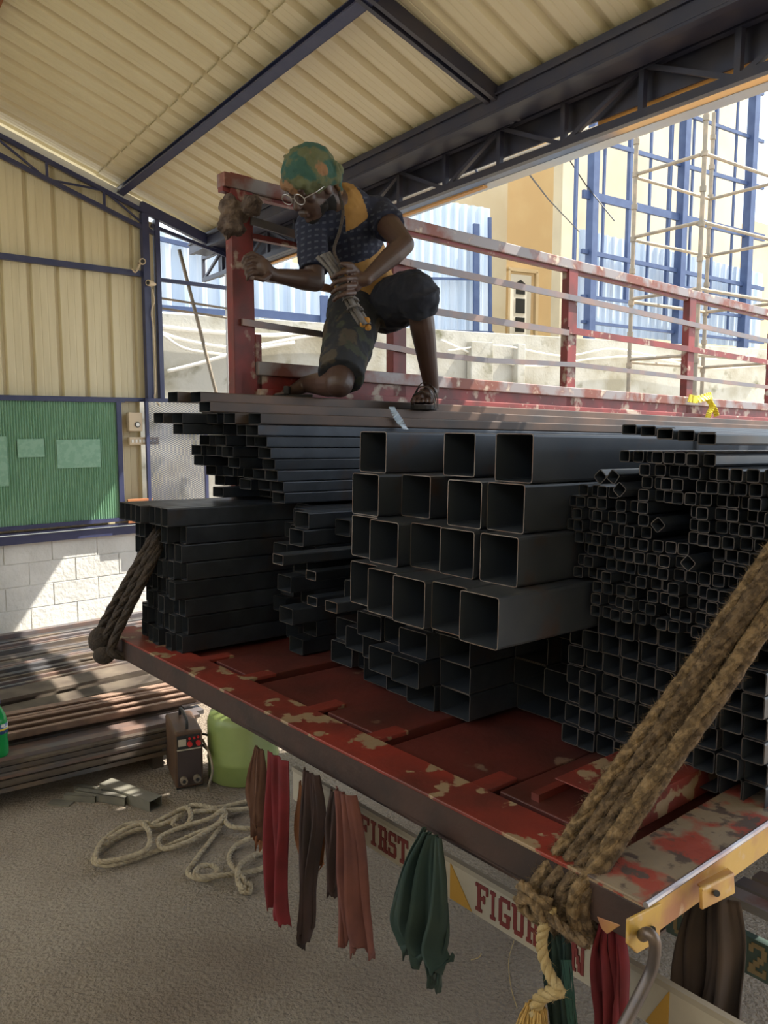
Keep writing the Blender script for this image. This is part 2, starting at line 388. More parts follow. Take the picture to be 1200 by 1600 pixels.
mb = MB(); mb.boxa(ev(-.2, .06, 3.30), E_ * -9, EN * OUT * .10, ZV * .006); mb.boxa(ev(-.2, .06, 3.30), E_ * -9, EN * OUT * .004, ZV * .03); mb.boxa(ev(-.2, .16, 3.30), E_ * -9, EN * OUT * .004, ZV * .08)
mb.boxa(ev(.3, .06, 3.30), E_ * -.55, EN * OUT * .10, ZV * .006); mb.build('gutter_sheet', mat('gutter', (.42, .48, .58), (.5, .5, .5), 3, rough=.4, metal=.3), gt)
mb = MB(); mb.boxa(ev(-.2, .05, 3.283), E_ * -3.4, EN * OUT * .04, ZV * .012); mb.build('orange_batten', mat('batten', (.55, .28, .08), rough=.6), gt)
# columns
def column(name, lab, s, z1, m, w=.07, q=.02, d=.06):
    z0 = 2.02 if s < 1.5 else 0; mb = MB(); mb.boxa(G(s, q, z0), W * w, N * d, ZV * (z1 - z0)); return tag(mb.build(name, m, bevel=.003), lab, 'column')
column('wall_column', 'dark blue steel column at the edge of the cream wall', 1.10, 3.68, M['blue'], .065)
column('wall_column', 'thinner dark blue steel column just right of the wall column beside the opening', 1.225, 3.64, M['blue'], .045)
mb = MB(); mb.boxa(G(1.17, .02, 2.02), W * .05, N * .015, ZV * 1.6); tag(mb.build('filler_strip', M['creamwall']), 'narrow cream metal strip between the two blue wall columns', 'strip')
column('eave_column', 'pale blue steel column standing left of the red truck post under the truss end', 2.03, 3.33, M['bluelight'], .10, -.02, .06)
mb = MB(); mb.boxa(G(1.98, .0, 0), W * .03, N * .03, ZV * 3.3); tag(mb.build('galvanised_post', mat('galv', (.4, .38, .36), rough=.5, metal=.5)), 'thin grey post against the left side of the pale blue column', 'post')
# rails across the opening
for z, lab in ((3.10, 'upper blue rail across the opening right of the wall column'), (2.95, 'thin grey pipe rail in the opening below the upper blue rail'), (2.86, 'lower thin grey pipe rail across the opening')):
    mb = MB()
    if z == 3.10: mb.boxa(G(1.27, 0, z), W * .9, N * .03, ZV * .035); mm = M['blue']
    else: mb.tube([G(1.27, .02, z), G(2.0, .02, z - .03)], .011, 8); mm = M['scaf']
    tag(mb.build('opening_rail', mm), lab, 'rail')
tag(MB().tube([onp(280, 390, WP, N), onp(338, 615, WP, N), G(2.0, .1, .9)], .018, 8).build('leaning_pipe', M['scaf'], smooth=True), 'grey pipe leaning diagonally in the opening beside the blue column', 'pipe')
# lamp holders and cables on the column
def lamp_holder(px, py, lab, dirn, m):
    p = onp(px, py, WP + N * .11, N); r = empty('lamp_holder', p, lab, 'lamp holder')
    MB().tube([p, p + dirn * .05], [.028, .028], 14).build('socket', m, r, smooth=False)
    MB().tube([p - dirn * .05, p], [.012, .024], 12).build('neck', m, r)
    MB().tube([p + dirn * .04, p + dirn * .052], [.019, .019], 12).build('socket_mouth', M['black'], r)
    MB().tube([p - dirn * .05, p - dirn * .05 - N * .06], .008, 6).build('bracket', M['scaf'], r)
M['holder'] = mat('old_white_plastic', (.62, .50, .34), rough=.5)
lamp_holder(222, 409, 'upper round cream lamp holder on the blue wall column', (-W * .3 + N * .9 - ZV * .1).normalized(), M['holder'])
lamp_holder(237, 443, 'lower cream lamp holder facing right on the blue wall column', (-W * .9 + N * .4).normalized(), M['holder'])
tag(MB().tube(catmull([onp(206, 420, WP + N * .1, N), onp(212, 425, WP + N * .1, N), onp(220, 410, WP + N * .1, N)], 6), .008, 6).build('cable', M['holder'], smooth=True), 'short curved cable left of the upper lamp holder', 'cable')
tag(MB().tube(catmull([onp(x, y, WP + N * .1, N) for x, y in ((238, 452), (241, 470), (237, 488), (240, 520), (243, 600), (242, 622), (250, 634))], 6), .007, 6).build('cable', M['holder'], smooth=True), 'tan cable hanging down the blue column from the lower lamp holder', 'cable')

# green ribbed board
gb = empty('notice_board', G(.3, .06, .92), 'large green translucent ribbed board in a blue frame on the left wall', 'board')
mb = MB(); s = -2.0
while s < .80:
    mb.poly([G(s, .05, .935), G(s + .011, .062, .935), G(s + .022, .05, .935), G(s, .05, 1.985), G(s + .011, .062, 1.985), G(s + .022, .05, 1.985), G(s, .048, .935), G(s + .022, .048, .935), G(s, .048, 1.985), G(s + .022, .048, 1.985)], [(0, 1, 4, 3), (1, 2, 5, 4), (8, 9, 7, 6)])
    s += .022
mb.build('panel', M['green'], gb)
mb = MB(); mb.boxa(G(-2, .045, 1.98), W * 2.88, N * .03, ZV * .035); mb.boxa(G(-2, .045, .90), W * 2.88, N * .03, ZV * .035); mb.boxa(G(.80, .045, .91), W * .045, N * .03, ZV * 1.1)
mb.build('frame', M['blue'], gb)
rr = random.Random(3)
for (xa, ya, xb, yb) in ((90, 687, 158, 732), (0, 682, 14, 760), (28, 686, 70, 715)):
    mb = MB(); a = onp(xa, yb, WP + N * .067, N); b = onp(xb, yb, WP + N * .067, N); c = onp(xa, ya, WP + N * .067, N)
    mb.boxa(Vc((a.x, a.y, c.z - (c.z - a.z))), (b - a).dot(W) * W, N * .001, ZV * (c.z - a.z))
    mb.build('faded_sheet', mat('faded_paper', (.27, .50, .36), (.33, .56, .42), 20, .45, .55, rough=.7, trans=.2), gb)
# energy meter boxes
mb_ = empty('meter_box', G(1.0, .06, 1.72), 'cream meter box with a round dial on the wall beside the green board', 'electric box')
mb = MB(); mb.boxa(G(.905, .03, 1.72), W * .13, N * .06, ZV * .17); mb.build('case', M['holder'], mb_, bevel=.006)
mb = MB(); mb.tube([G(.985, .088, 1.78), G(.985, .098, 1.78)], .026, 20); mb.build('dial_ring', M['black'], mb_)
mb = MB(); mb.tube([G(.985, .09, 1.78), G(.985, .101, 1.78)], .018, 20); mb.build('dial_face', M['white'], mb_)
sw = empty('switch_board', G(1.02, .05, 1.60), 'small cream switch board with sockets under the meter box', 'electric box')
mb = MB(); mb.boxa(G(.91, .03, 1.595), W * .29, N * .045, ZV * .07); mb.build('case', M['holder'], sw, bevel=.004)
for k in range(7): MB().boxa(G(.93 + .036 * k, .075, 1.615), W * .018, N * .006, ZV * .03).build('switch', M['white'], sw)
mb = MB(); mb.boxa(G(.86, .09, .88), W * .24, N * .02, ZV * .22); tag(mb.build('orange_board', M['woodorange'], bevel=.002), 'orange-brown board standing on the wall ledge right of the green board', 'board')
# mesh door
ds = empty('mesh_panel', G(1.3, .09, .78), 'blue expanded-metal mesh panel in a blue frame behind the steel stack', 'mesh panel')
mb = MB(); mb.boxa(G(1.06, .08, .76), W * .03, N * .03, ZV * 1.26); mb.boxa(G(1.66, .08, .76), W * .03, N * .03, ZV * 1.26); mb.boxa(G(1.06, .08, 1.99), W * .62, N * .03, ZV * .03); mb.boxa(G(1.06, .08, .76), W * .62, N * .03, ZV * .03)
mb.build('frame', M['blue'], ds)
mb = MB(); cw, ch = .040, .020; r = 0; z = .79
while z < 1.99:
    s = 1.09 + (cw / 2 if r % 2 else 0)
    while s < 1.64:
        a = G(s, .095, z); mb.bar(a, a + W * cw / 2 + ZV * ch / 2 * 1.0, .003, .005, up=N); mb.bar(a, a + W * cw / 2 - ZV * ch / 2, .003, .005, up=N)
        mb.bar(a - W * cw / 2 + ZV * ch / 2, a, .003, .005, up=N); mb.bar(a - W * cw / 2 - ZV * ch / 2, a, .003, .005, up=N)
        s += cw
    z += ch / 2; r += 1
mb.build('mesh', M['bluebright'], ds)

# ------------------------------------------------------------------ outside: compound wall, fences, building, frame, scaffold
CW = vpd(3100); CN = Vc((CW.y, -CW.x, 0)); CP = pt(250, 488, 9.4); CP0 = Vc((CP.x, CP.y, 0)); CH = 3.08
def CWP(s, q, z): return CP0 + CW * s + CN * q + ZV * z       # q>0 toward camera
mb = MB(); mb.boxa(CWP(-6, 0, 0), CW * 26, -CN * .2, ZV * CH)
tag(mb.build('compound_wall', M['compound'], bevel=.01), 'long stained pale concrete boundary wall behind the truck', 'wall')
for a_, b_ in ((728, 762), (800, 812)):
    s_ = (onp(a_, 560, CP0, CN) - CP0).dot(CW); s2 = (onp(b_, 560, CP0, CN) - CP0).dot(CW)
    tag(MB().boxa(CWP(s_, .02, 0), CW * (s2 - s_), CN * .12, ZV * (CH - .15)).build('wall_pier', M['compound'], bevel=.01), 'pier on the boundary wall with a %s' % ('dark mossy streak behind the man' if a_ == 728 else 'clean face right of the mossy one'), 'pier')
# crumpled white cloth and cables draped on the wall
def drape(xy, r, lab, m, q=.06):
    P = [onp(x, y, CP0 + CN * q, CN) for x, y in xy]
    tag(MB().tube(catmull(P, 8), r, 6).build('hanging_cable', m, smooth=True), lab, 'cable')
M['wcable'] = mat('white_cable', (.75, .73, .68), rough=.6)
drape([(252, 510), (300, 516), (350, 520), (420, 524), (480, 520), (560, 522)], .028, 'thick white cable running level along the boundary wall left of the man', M['wcable'])
drape([(252, 520), (290, 532), (350, 542), (400, 540), (470, 527), (520, 521)], .022, 'white cable sagging under the level cable on the boundary wall', M['wcable'], .12)
drape([(255, 524), (290, 545), (350, 554), (380, 556)], .018, 'lowest sagging white cable in the opening beside the blue columns', M['wcable'], .17)
drape([(262, 580), (310, 568), (352, 556), (400, 545), (460, 535)], .024, 'white cable rising to the right across the boundary wall opening', M['wcable'], .23)
drape([(690, 532), (760, 560), (840, 572), (930, 560), (1010, 558), (1110, 575), (1200, 570)], .016, 'white cable looping along the wall right of the man behind the truck rails', M['wcable'])
drape([(700, 548), (780, 540), (880, 556), (960, 545), (1060, 562), (1180, 556)], .014, 'white cable higher on the wall right of the man crossing the looping one', M['wcable'], .12)
# pale sheet fences standing behind the wall
FD = vpd(2380); FN = Vc((FD.y, -FD.x, 0)); FP = pt(905, 215, 13.0); FP0 = Vc((FP.x, FP.y, 0))
def corr(name, lab, pts_px, base, d, n_, m, pitch=.25, dep=.04, grp=None):
    # quad given by px corners (xl,ytl),(xr,ytr) top and bottom y's
    (xl, yt, yb), (xr, yt2, yb2) = pts_px
    a = onp(xl, yt, base, n_); b = onp(xr, yt2, base, n_); a2 = onp(xl, yb, base, n_); b2 = onp(xr, yb2, base, n_)
    L = (b - a).dot(d); pr = rib_profile(L, pitch, .05, .11, dep, False); mb = MB()
    for (x0, d0), (x1, d1) in zip(pr, pr[1:]):
        f0 = x0 / L; f1 = x1 / L
        p = [Vc((0, 0, 0))] * 4
        A = base + d * ((a - base).dot(d) + x0) + n_ * d0; B = base + d * ((a - base).dot(d) + x1) + n_ * d1
        p = [Vc((A.x, A.y, a2.z + (b2.z - a2.z) * f0)), Vc((B.x, B.y, a2.z + (b2.z - a2.z) * f1)), Vc((B.x, B.y, a.z + (b.z - a.z) * f1)), Vc((A.x, A.y, a.z + (b.z - a.z) * f0))]
        mb.poly(p + [x - n_ * .002 for x in p], [(0, 1, 2, 3), (7, 6, 5, 4)])
    return tag(mb.build(name, m), lab, 'fence', grp)
corr('sheet_fence', 'pale corrugated sheet screen with blue posts right of the man above the wall', ((596, 300, 522), (766, 326, 523)), CP0 - CN * 3.2, CW, CN, M['sheet'], .18)
corr('sheet_fence', 'pale corrugated sheets seen through the opening left of the red truck post', ((215, 345, 482), (392, 402, 486)), CP0 - CN * .35, CW, CN, M['sheet'], .22)
corr('sheet_fence', 'bright pale sheets behind the man and the left truck rails', ((392, 402, 500), (600, 430, 520)), CP0 - CN * .6, CW, CN, M['sheet'], .22)
corr('sheet_fence', 'pale corrugated sheets low behind the blue steel grid on the right', ((905, 358, 520), (1192, 428, 545)), FP0 - FN * .25, FD, FN, M['sheet'], .2)
def cbar(x0, y0, x1, y1, q, w, lab, m=None, nm='steel_rail', P_=CP0, n_=CN, dd_=.05):
    a = onp(x0, y0, P_ - n_ * q, n_); b = onp(x1, y1, P_ - n_ * q, n_)
    return tag(MB().bar(a, b, dd_, w, up=(b - a).cross(n_)).build(nm, m or M['bluebright']), lab, 'steel bar')
cbar(245, 372, 330, 392, .2, .05, 'blue rail across the upper pale sheets in the left opening')
cbar(250, 481, 352, 489, .15, .07, 'blue rail at the foot of the pale sheets in the left opening')
cbar(390, 488, 505, 500, .2, .10, 'blue beam on top of the boundary wall between red post and man')
cbar(506, 462, 507, 522, .1, .10, 'short blue post standing on the boundary wall just left of the man')
cbar(744, 350, 744, 538, 3.0, .12, 'blue post in the middle of the pale screen right of the man')
cbar(765, 340, 766, 520, 3.05, .06, 'blue post at the right edge of the pale screen')
cbar(670, 435, 766, 437, 3.05, .04, 'upper blue rail on the pale screen right of the knee')
cbar(680, 517, 770, 520, 3.05, .05, 'lower blue rail on the pale screen right of the knee')
# blue steel grid
sg = empty('steel_grid', FP0, 'tall bright blue steel grid frame with uprights in front of the cream building', 'steel frame')
for x, w_, yt, yb in ((904, .05, 60, 545), (928, .14, 60, 550), (949, .04, 60, 470), (989, .07, 40, 475), (1023, .04, 40, 490), (1054, .06, 30, 500), (1072, .15, 30, 540), (1091, .04, 20, 500), (1125, .06, 20, 500), (1159, .04, 10, 520), (1180, .16, 10, 548), (1190, .06, 10, 300)):
    a = onp(x, yt, FP0, FN); b = onp(x, yb, FP0, FN); b = Vc((a.x, a.y, b.z))
    MB().boxa(b - FD * w_ / 2, FD * w_, FN * w_, ZV * (a.z - b.z)).build('upright', M['bluebright'], sg)
for (x0, y0, x1, y1, w_) in ((907, 215, 1189, 295, .07), (907, 304, 1190, 373, .13), (1016, 162, 1189, 223, .06), (1060, 100, 1189, 149, .05), (905, 393, 1189, 452, .07), (905, 425, 1189, 470, .06), (905, 463, 1189, 499, .05), (905, 503, 1189, 536, .05)):
    a = onp(x0, y0, FP0, FN); b = onp(x1, y1, FP0, FN)
    MB().bar(a + FN * .05, b + FN * .05, .05, w_).build('crossbar', M['bluebright'], sg)
# cream building
def facade(x0, x1, q, d, n_, m, z0, z1, P_, th=.3):
    a = onp(x0, 500, P_ - n_ * q, n_); b = onp(x1, 500, P_ - n_ * q, n_)
    return MB().boxa(Vc((a.x, a.y, z0)), (b - a).dot(d) * d, -n_ * th, ZV * (z1 - z0))
bd = empty('cream_building', (4, 19, 0), 'large cream plastered building behind the boundary wall and blue grid', 'building')
facade(540, 790, 5, CW, CN, M['plaster'], 0, 12, CP0, 3.0).build('left_wall', M['plaster'], bd)
facade(785, 872, 6.2, CW, CN, M['plaster2'], 0, 12, CP0, 2.0).build('tan_wall', M['plaster2'], bd)
facade(874, 1152, 2.6, FD, FN, M['plaster3'], 0, 12, FP0, .25).build('right_wall', M['plaster3'], bd)
# door with arched dark panes
dq = CP0 - CN * 6.15
a = onp(792, 524, dq, CN); b = onp(826, 524, dq, CN); c = onp(792, 428, dq, CN); dh = c.z - a.z; dw = (b - a).dot(CW)
df = MB(); df.boxa(a, CW * dw, CN * .06, ZV * dh); df = df.build('door_leaf', M['white'], bd)
M['dark_glass'] = mat('dark_glass', (.02, .025, .03), rough=.2)
for k in range(3):
    z0 = a.z + dh * (.06 + .31 * k); hh = dh * .24; mb = MB(); p0 = a + CN * .06
    pts = [p0 + CW * dw * .3 + ZV * (z0 - a.z), p0 + CW * dw * .72 + ZV * (z0 - a.z), p0 + CW * dw * .72 + ZV * (z0 - a.z + hh * (.75 if k == 2 else 1)), p0 + CW * dw * .51 + ZV * (z0 - a.z + hh), p0 + CW * dw * .3 + ZV * (z0 - a.z + hh * (.75 if k == 2 else 1))]
    mb.poly(pts + [x + CN * .01 for x in pts], [(4, 3, 2, 1, 0), (5, 6, 7, 8, 9), (0, 1, 6, 5), (1, 2, 7, 6), (2, 3, 8, 7), (3, 4, 9, 8), (4, 0, 5, 9)]); mb.build('pane', M['dark_glass'], df)
df2 = MB(); df2.boxa(a - CW * .05 + ZV * 0, CW * .06, CN * .1, ZV * (dh + .1)); df2.boxa(a + CW * (dw + .12), CW * .08, CN * .1, ZV * (dh + .1)); df2.boxa(a - CW * .05 + ZV * (dh + .06), CW * (dw + .22), CN * .1, ZV * .08); df2.build('door_frame', M['plaster'], bd)
# second building edge at far right with brown band
a = onp(1150, 300, FP0 - FN * 3.2, FN)
mb = MB(); mb.boxa(Vc((a.x, a.y, 0)) + FD * .9, FD * 4, -FN * 2, ZV * 7.2); tag(mb.build('distant_building', M['plaster']), 'distant pale building at the right edge beyond the blue grid', 'building')
# thin stay wires
for (x0, y0, x1, y1, lab) in ((810, 250, 905, 362, 'thin dark stay wire sloping down from the eave truss to the blue grid'), (870, 220, 960, 345, 'thin faint wire crossing the cream wall behind the blue grid')):
    tag(MB().tube([pt(x0, y0, 5.2 if x0 == 810 else 13), pt((x0 + x1) / 2, (y0 + y1) / 2 + 6, 8 if x0 == 810 else 13.2), pt(x1, y1, 12.9)], .007 if x0 == 810 else .01, 5).build('stay_wire', M['black']), lab, 'wire')
# scaffold
SP1 = pt(993, 273, 10.0)
def along(P, d, px): return P + d * spx(P, d, px)
SE = -E_
q1 = Vc((SP1.x, SP1.y, 0)); sW = vpd(2300)
q2 = along(Vc((SP1.x, SP1.y, SP1.z)), SE, 1101); q3 = along(Vc((SP1.x, SP1.y, SP1.z)), sW, 1110); q4 = q2 + (q3 - SP1)
sc = empty('scaffold', Vc((q1.x, q1.y, 0)), 'rusty grey tube scaffold tower standing behind the truck on the right', 'scaffold')
zt1 = onp(995, 165, q1, (FW)).z
R_ = .026
def pole(q, z0, z1, nodes=True):
    mb = MB(); mb.tube([Vc((q.x, q.y, z0)), Vc((q.x, q.y, z1))], R_, 10); z = SP1.z - 8 * .392
    while z < z1:
        if z > z0: mb.tube([Vc((q.x, q.y, z - .03)), Vc((q.x, q.y, z + .03))], R_ * 1.45, 10)
        z += .392
    mb.build('standard', M['scaf'], sc, smooth=False)
def zat(px, py, q):
    t = (q - O); t = Vc((q.x, q.y, 0)); # vertical line through q, height at image row py
    lo, hi = -1, 14
    for _ in range(40):
        m_ = (lo + hi) / 2
        if px_of(Vc((q.x, q.y, m_)))[1] > py: lo = m_
        else: hi = m_
    return lo
pole(SP1, 0, zat(0, 165, SP1)); pole(q2, 0, zat(0, 115, q2)); pole(q3, 0, zat(0, 176, q3)); pole(q4, 0, zat(0, 230, q4))
lift = SP1.z - zat(0, 371, SP1)
for k in range(6):
    for A, B, off in ((SP1, q2, 0), (SP1, q3, .03), (q2, q4, 0), (q3, q4, .03)):
        za = SP1.z - lift * k - off
        if za < .3: continue
        MB().tube([Vc((A.x, A.y, za)), Vc((B.x, B.y, za))], R_ * .85, 8).build('ledger', M['scaf'], sc)
tag(MB().tube([onp(x_, y_, ev(0, .32, 0), EN) for x_, y_ in ((590, 326), (815, 242), (1195, 108), (1500, -8))], .017, 8).build('eave_pipe', M['scaf'], smooth=True), 'long dark pipe hanging just outside the eave gutter', 'pipe')
bl = empty('flood_lamp', ev(-2.9, .25, 3.2), 'small lamp with a ribbed glass shade hanging below the eave truss', 'lamp')
p = pt(763, 281, 5.2)
MB().tube([p, p + Vc((.035, -.01, -.012))], [.026, .034], 14).build('shade', mat('lamp_glass', (.5, .42, .3), rough=.3), bl); MB().tube([p, p + Vc((-.05, .01, .015))], [.022, .014], 10).build('socket', M['black'], bl)
MB().tube([p + Vc((-.05, .01, .015)), p + Vc((-.09, .03, .09))], .008, 6).build('bracket', M['bluedark'], bl)

# ------------------------------------------------------------------ truck
tk = empty('flatbed_truck', T(1.1, 1.5, -1.02), 'red flatbed truck body with a worn tail beam loaded with steel tubes', 'truck')
mb = MB()
mb.boxa(T(-.045, .0, -.072), U * (TW + .05), V * .006, ZV * .072)                     # outer face of channel
mb.boxa(T(-.045, .0, -.075), U * (TW + .05), V * .07, ZV * .006)
mb.build('tail_beam', M['brownbeam'], tk)
# top flange with chips
mb = MB(); n_ = 24
mb.boxa(T(-.045, -.002, -.006), U * (TW + .05), V * .115, ZV * .008); mb.build('tail_flange', M['red'], tk, bevel=.002)
# deck plates: raised and sunken steel plates running along the truck
u = .14; k = 0; rr = random.Random(5)
mb = MB(); mb.boxa(T(0, .11, -.045), U * TW, V * 6.4, ZV * .012); mb.build('deck_base', M['reddeck'], tk)
while u < TW - .05:
    w_ = rr.choice((.30, .36, .26)); w_ = min(w_, TW - .03 - u)
    MB().boxa(T(u + .012, .118 + (.0 if k % 2 else .02), -.033), U * (w_ - .024), V * (6.2), ZV * (.030 if k % 2 == 0 else .016)).build('deck_plate', M['reddeck'], tk, bevel=.003)
    mb = MB(); mb.boxa(T(u + .004, .116, -.012), U * .05, V * .10, ZV * .011); mb.build('deck_tab', M['red'], tk, bevel=.002)
    u += w_; k += 1
# near side beam, worn yellow, with rounded rolled edge
mb = MB(); mb.boxa(T(-.05, .0, -.058), -U * -.006, V * 6.3, ZV * .054); mb.build('side_face', M['yellow'], tk)
mb = MB(); mb.boxa(T(-.05, -.002, -.004), U * .125, V * 6.3, ZV * .009); mb.build('side_flange', M['beamtop'], tk, bevel=.003)
mb = MB(); mb.tube([T(-.048, -.003, .002), T(-.048, 6.3, .002)], .0055, 8); mb.build('rolled_edge', mat('bright_edge', (.42, .40, .42), (.3, .2, .2), 8, rough=.3, metal=.7), tk)
mb = MB(); mb.boxa(T(-.052, -.003, -.074), U * .12, V * .004, ZV * .07); mb.build('corner_cap', M['brownbeam'], tk, bevel=.002)
mb = MB(); mb.boxa(T(.12, .16, -.018), U * .19, V * .006, ZV * .004); mb.boxa(T(.12, .20, -.018), U * .004, V * 1.2, ZV * .060); mb.boxa(T(.12, .20, .040), U * .17, V * 1.2, ZV * .003); mb.build('raised_channel', M['red'], tk, bevel=.001)
mb = MB(); mb.boxa(T(.30, .16, -.017), U * .02, V * 1.2, ZV * .03); mb.build('deck_seam', M['red'], tk)
# chassis under deck
for u0 in (.65, 1.45): MB().boxa(T(u0, .35, -.30), U * .09, V * 6, ZV * .20).build('chassis_rail', M['brownbeam'], tk)
for v0 in (.3, 1.0, 1.7, 2.4, 3.1): MB().boxa(T(.03, v0, -.10), U * (TW - .06), V * .08, ZV * .055).build('cross_member', M['brownbeam'], tk)
mb = MB(); mb.boxa(T(.20, .06, -.125), U * 1.2, V * .045, ZV * .045); mb.build('under_channel', M['brownbeam'], tk)
mb = MB(); mb.boxa(T(.20, .055, -.078), U * 1.2, V * .012, ZV * .004); mb.build('channel_lip', mat('lip', (.35, .30, .24), rough=.5, metal=.4), tk)
# wheels
for (u0, v0) in ((.35, 2.75), (1.9, 2.75)):
    c = T(u0, v0, 0); c = Vc((c.x, c.y, .40)); mb = MB(); ax = U
    ring = [(-.12, .22), (-.125, .34), (-.09, .395), (0, .40), (.09, .395), (.125, .34), (.12, .22)]
    n = 32; pts = []; fc = []
    for (a_, r0) in ring:
        for j in range(n): an = 2 * math.pi * j / n; pts.append(c + ax * a_ + Vc((V.x, V.y, 0)).normalized() * r0 * math.cos(an) + ZV * r0 * math.sin(an))
    L = len(ring)
    for i in range(L):
        i2 = (i + 1) % L
        for j in range(n): j2 = (j + 1) % n; fc.append((i * n + j, i * n + j2, i2 * n + j2, i2 * n + j))
    mb.poly(pts, fc); wh = mb.build('wheel', M['black'], tk, smooth=True)
    MB().tube([c - ax * .06, c + ax * .06], .225, 24).build('rim', M['brownbeam'], wh)
# hinge brackets and the latch rod
hb = MB(); hb.poly([T(-.056, .02, -.055), T(-.056, .135, -.055), T(-.056, .135, -.13), T(-.056, .085, -.155), T(-.056, .02, -.115)], [(0, 1, 2, 3, 4)])
def plate(name, pts, th, m, parent):
    mb = MB(); n = len(pts); nrm = (pts[1] - pts[0]).cross(pts[2] - pts[0]).normalized(); mb.poly(list(pts) + [p + nrm * th for p in pts], [tuple(range(n))[::-1], tuple(range(n, 2 * n))] + [(i, (i + 1) % n, (i + 1) % n + n, i + n) for i in range(n)]); return mb.build(name, m, parent, bevel=.0015)
def sp(x, y, u=None, v=None, h=None):
    r = sol(x, y, u, v, h); return T(r['u'], r['v'], r['h'])
br = plate('hinge_bracket', [sp(x, y, u=-.055) for x, y in ((983, 1438), (1034, 1412), (1031, 1470), (996, 1490), (982, 1476))], .006, M['yellow'], tk)
MB().tube([sp(1020, 1452, u=-.056), sp(1020, 1452, u=-.062)], .005, 12).build('hole', M['black'], br)
plate('small_bracket', [sp(x, y, v=-.004) for x, y in ((932, 1432), (970, 1446), (948, 1460), (940, 1452))], .005, M['yellow'], tk)
br2 = plate('hinge_plate', [sp(x, y, u=-.085) for x, y in ((1097, 1389), (1147, 1364), (1149, 1396), (1098, 1422))], .006, M['yellow'], tk)
MB().tube([sp(1120, 1396, u=-.086), sp(1120, 1396, u=-.094)], .0055, 12).build('hole', M['black'], br2)
plate('hinge_top', [sp(1089, 1380, u=-.052), sp(1137, 1355, u=-.052), sp(1147, 1364, u=-.085), sp(1097, 1389, u=-.085)], .005, M['yellow'], tk)
rodp = [sp(1004, 1462, u=-.062), sp(1012, 1458, u=-.08), sp(1022, 1468, u=-.092), sp(1023, 1490, u=-.092), sp(1014, 1525, u=-.085), sp(975, 1602, u=-.075), sp(950, 1650, u=-.07)]
MB().tube(catmull(rodp, 8), .0095, 12).build('latch_rod', mat('rod_steel', (.12, .11, .12), (.2, .15, .12), 12, rough=.4, metal=.6), tk, smooth=True)
# stake rails on the far side
FU = 2.15
def fs(v, h, du=0): return T(FU + du, v, h)
def post(v, w_, h0, h1, m, nm='stake_post'): return MB().boxa(fs(v, h0), U * .05, V * w_, ZV * (h1 - h0)).build(nm, m, tk, bevel=.004)
post(.53, .10, .0, 1.76, M['redrail']); MB().boxa(fs(.63, .9, .0), U * .05, V * .03, ZV * .25).build('post_foot', M['redrail'], tk, bevel=.003)
for v_ in (1.37, 2.69, 4.02, 5.3): post(v_, .085, .9, 1.75, M['redrail'])
MB().boxa(fs(.56, 0), U * .03, V * 5.74, ZV * .99).build('far_side_panel', M['redrail'], tk)
MB().boxa(fs(.63, 0.985, -.02), U * .075, V * 5.6, ZV * .055).build('side_top_rail', M['silverrail'], tk, bevel=.004)
MB().boxa(fs(.63, 0.90, -.035), U * .04, V * 5.6, ZV * .03).build('side_lip', M['redrail'], tk, bevel=.004)
MB().boxa(fs(.50, 1.70, -.005), U * .06, V * 5.8, ZV * .055).build('top_rail', M['silverrail'], tk, bevel=.004)
MB().boxa(fs(.50, 1.685, .01), U * .035, V * 5.8, ZV * .018).build('top_rail_underside', M['redrail'], tk)
def rail(pts, r, m, nm='side_rail'): 
    P = [sp(x, y, u=FU - .012) for x, y in pts]; mb = MB()
    for a_, b_ in zip(P, P[1:]): mb.bar(a_, b_ + (b_ - a_).normalized() * .004, .012, r * 2)
    mb.build(nm, m, tk)
M['greyrail'] = mat('grey_flat_rail', (.17, .155, .165), (.26, .17, .14), 6, rough=.45, metal=.4)
rail(((392, 345), (460, 366), (640, 411), (888, 464), (1200, 533)), .016, M['greyrail'])
rail(((392, 430), (500, 448), (682, 487), (888, 520)), .016, M['greyrail']); rail(((888, 516), (1080, 546), (1200, 566)), .018, M['redrail'])
rail(((378, 503), (500, 522), (660, 552), (760, 563), (900, 570), (1200, 605)), .013, M['greyrail'])
MB().boxa(sp(392, 372, u=FU), U * .03, V * .9, ZV * .02).build('side_rail', M['redrail'], tk)
# mud and rope lump tied on the post
c = sp(379, 342, u=FU - .02); lump = MB()
for k in range(7):
    a_ = c + Vc((rr.uniform(-.05, .05), rr.uniform(-.03, .03), rr.uniform(-.05, .05))); lump.ball(a_, (rr.uniform(.032, .048), .04, rr.uniform(.034, .052)), nu=12, nv=8)
M['mud'] = mat('dried_clod', (.08, .055, .045), (.18, .13, .10), 14, .45, .6, rough=.95, bump=1, bscale=30)
o = lump.build('rag_lump', M['mud'], smooth=True, origin=c); rm = o.modifiers.new('r', 'REMESH'); rm.mode = 'VOXEL'; rm.voxel_size = .008; tx = bpy.data.textures.new('lumps', 'CLOUDS'); tx.noise_scale = .035; dm = o.modifiers.new('d', 'DISPLACE'); dm.texture = tx; dm.strength = .035; dm.texture_coords = 'LOCAL'
tag(o, 'crumpled brown knot of cloth stuck on the tall red truck post', 'cloth')
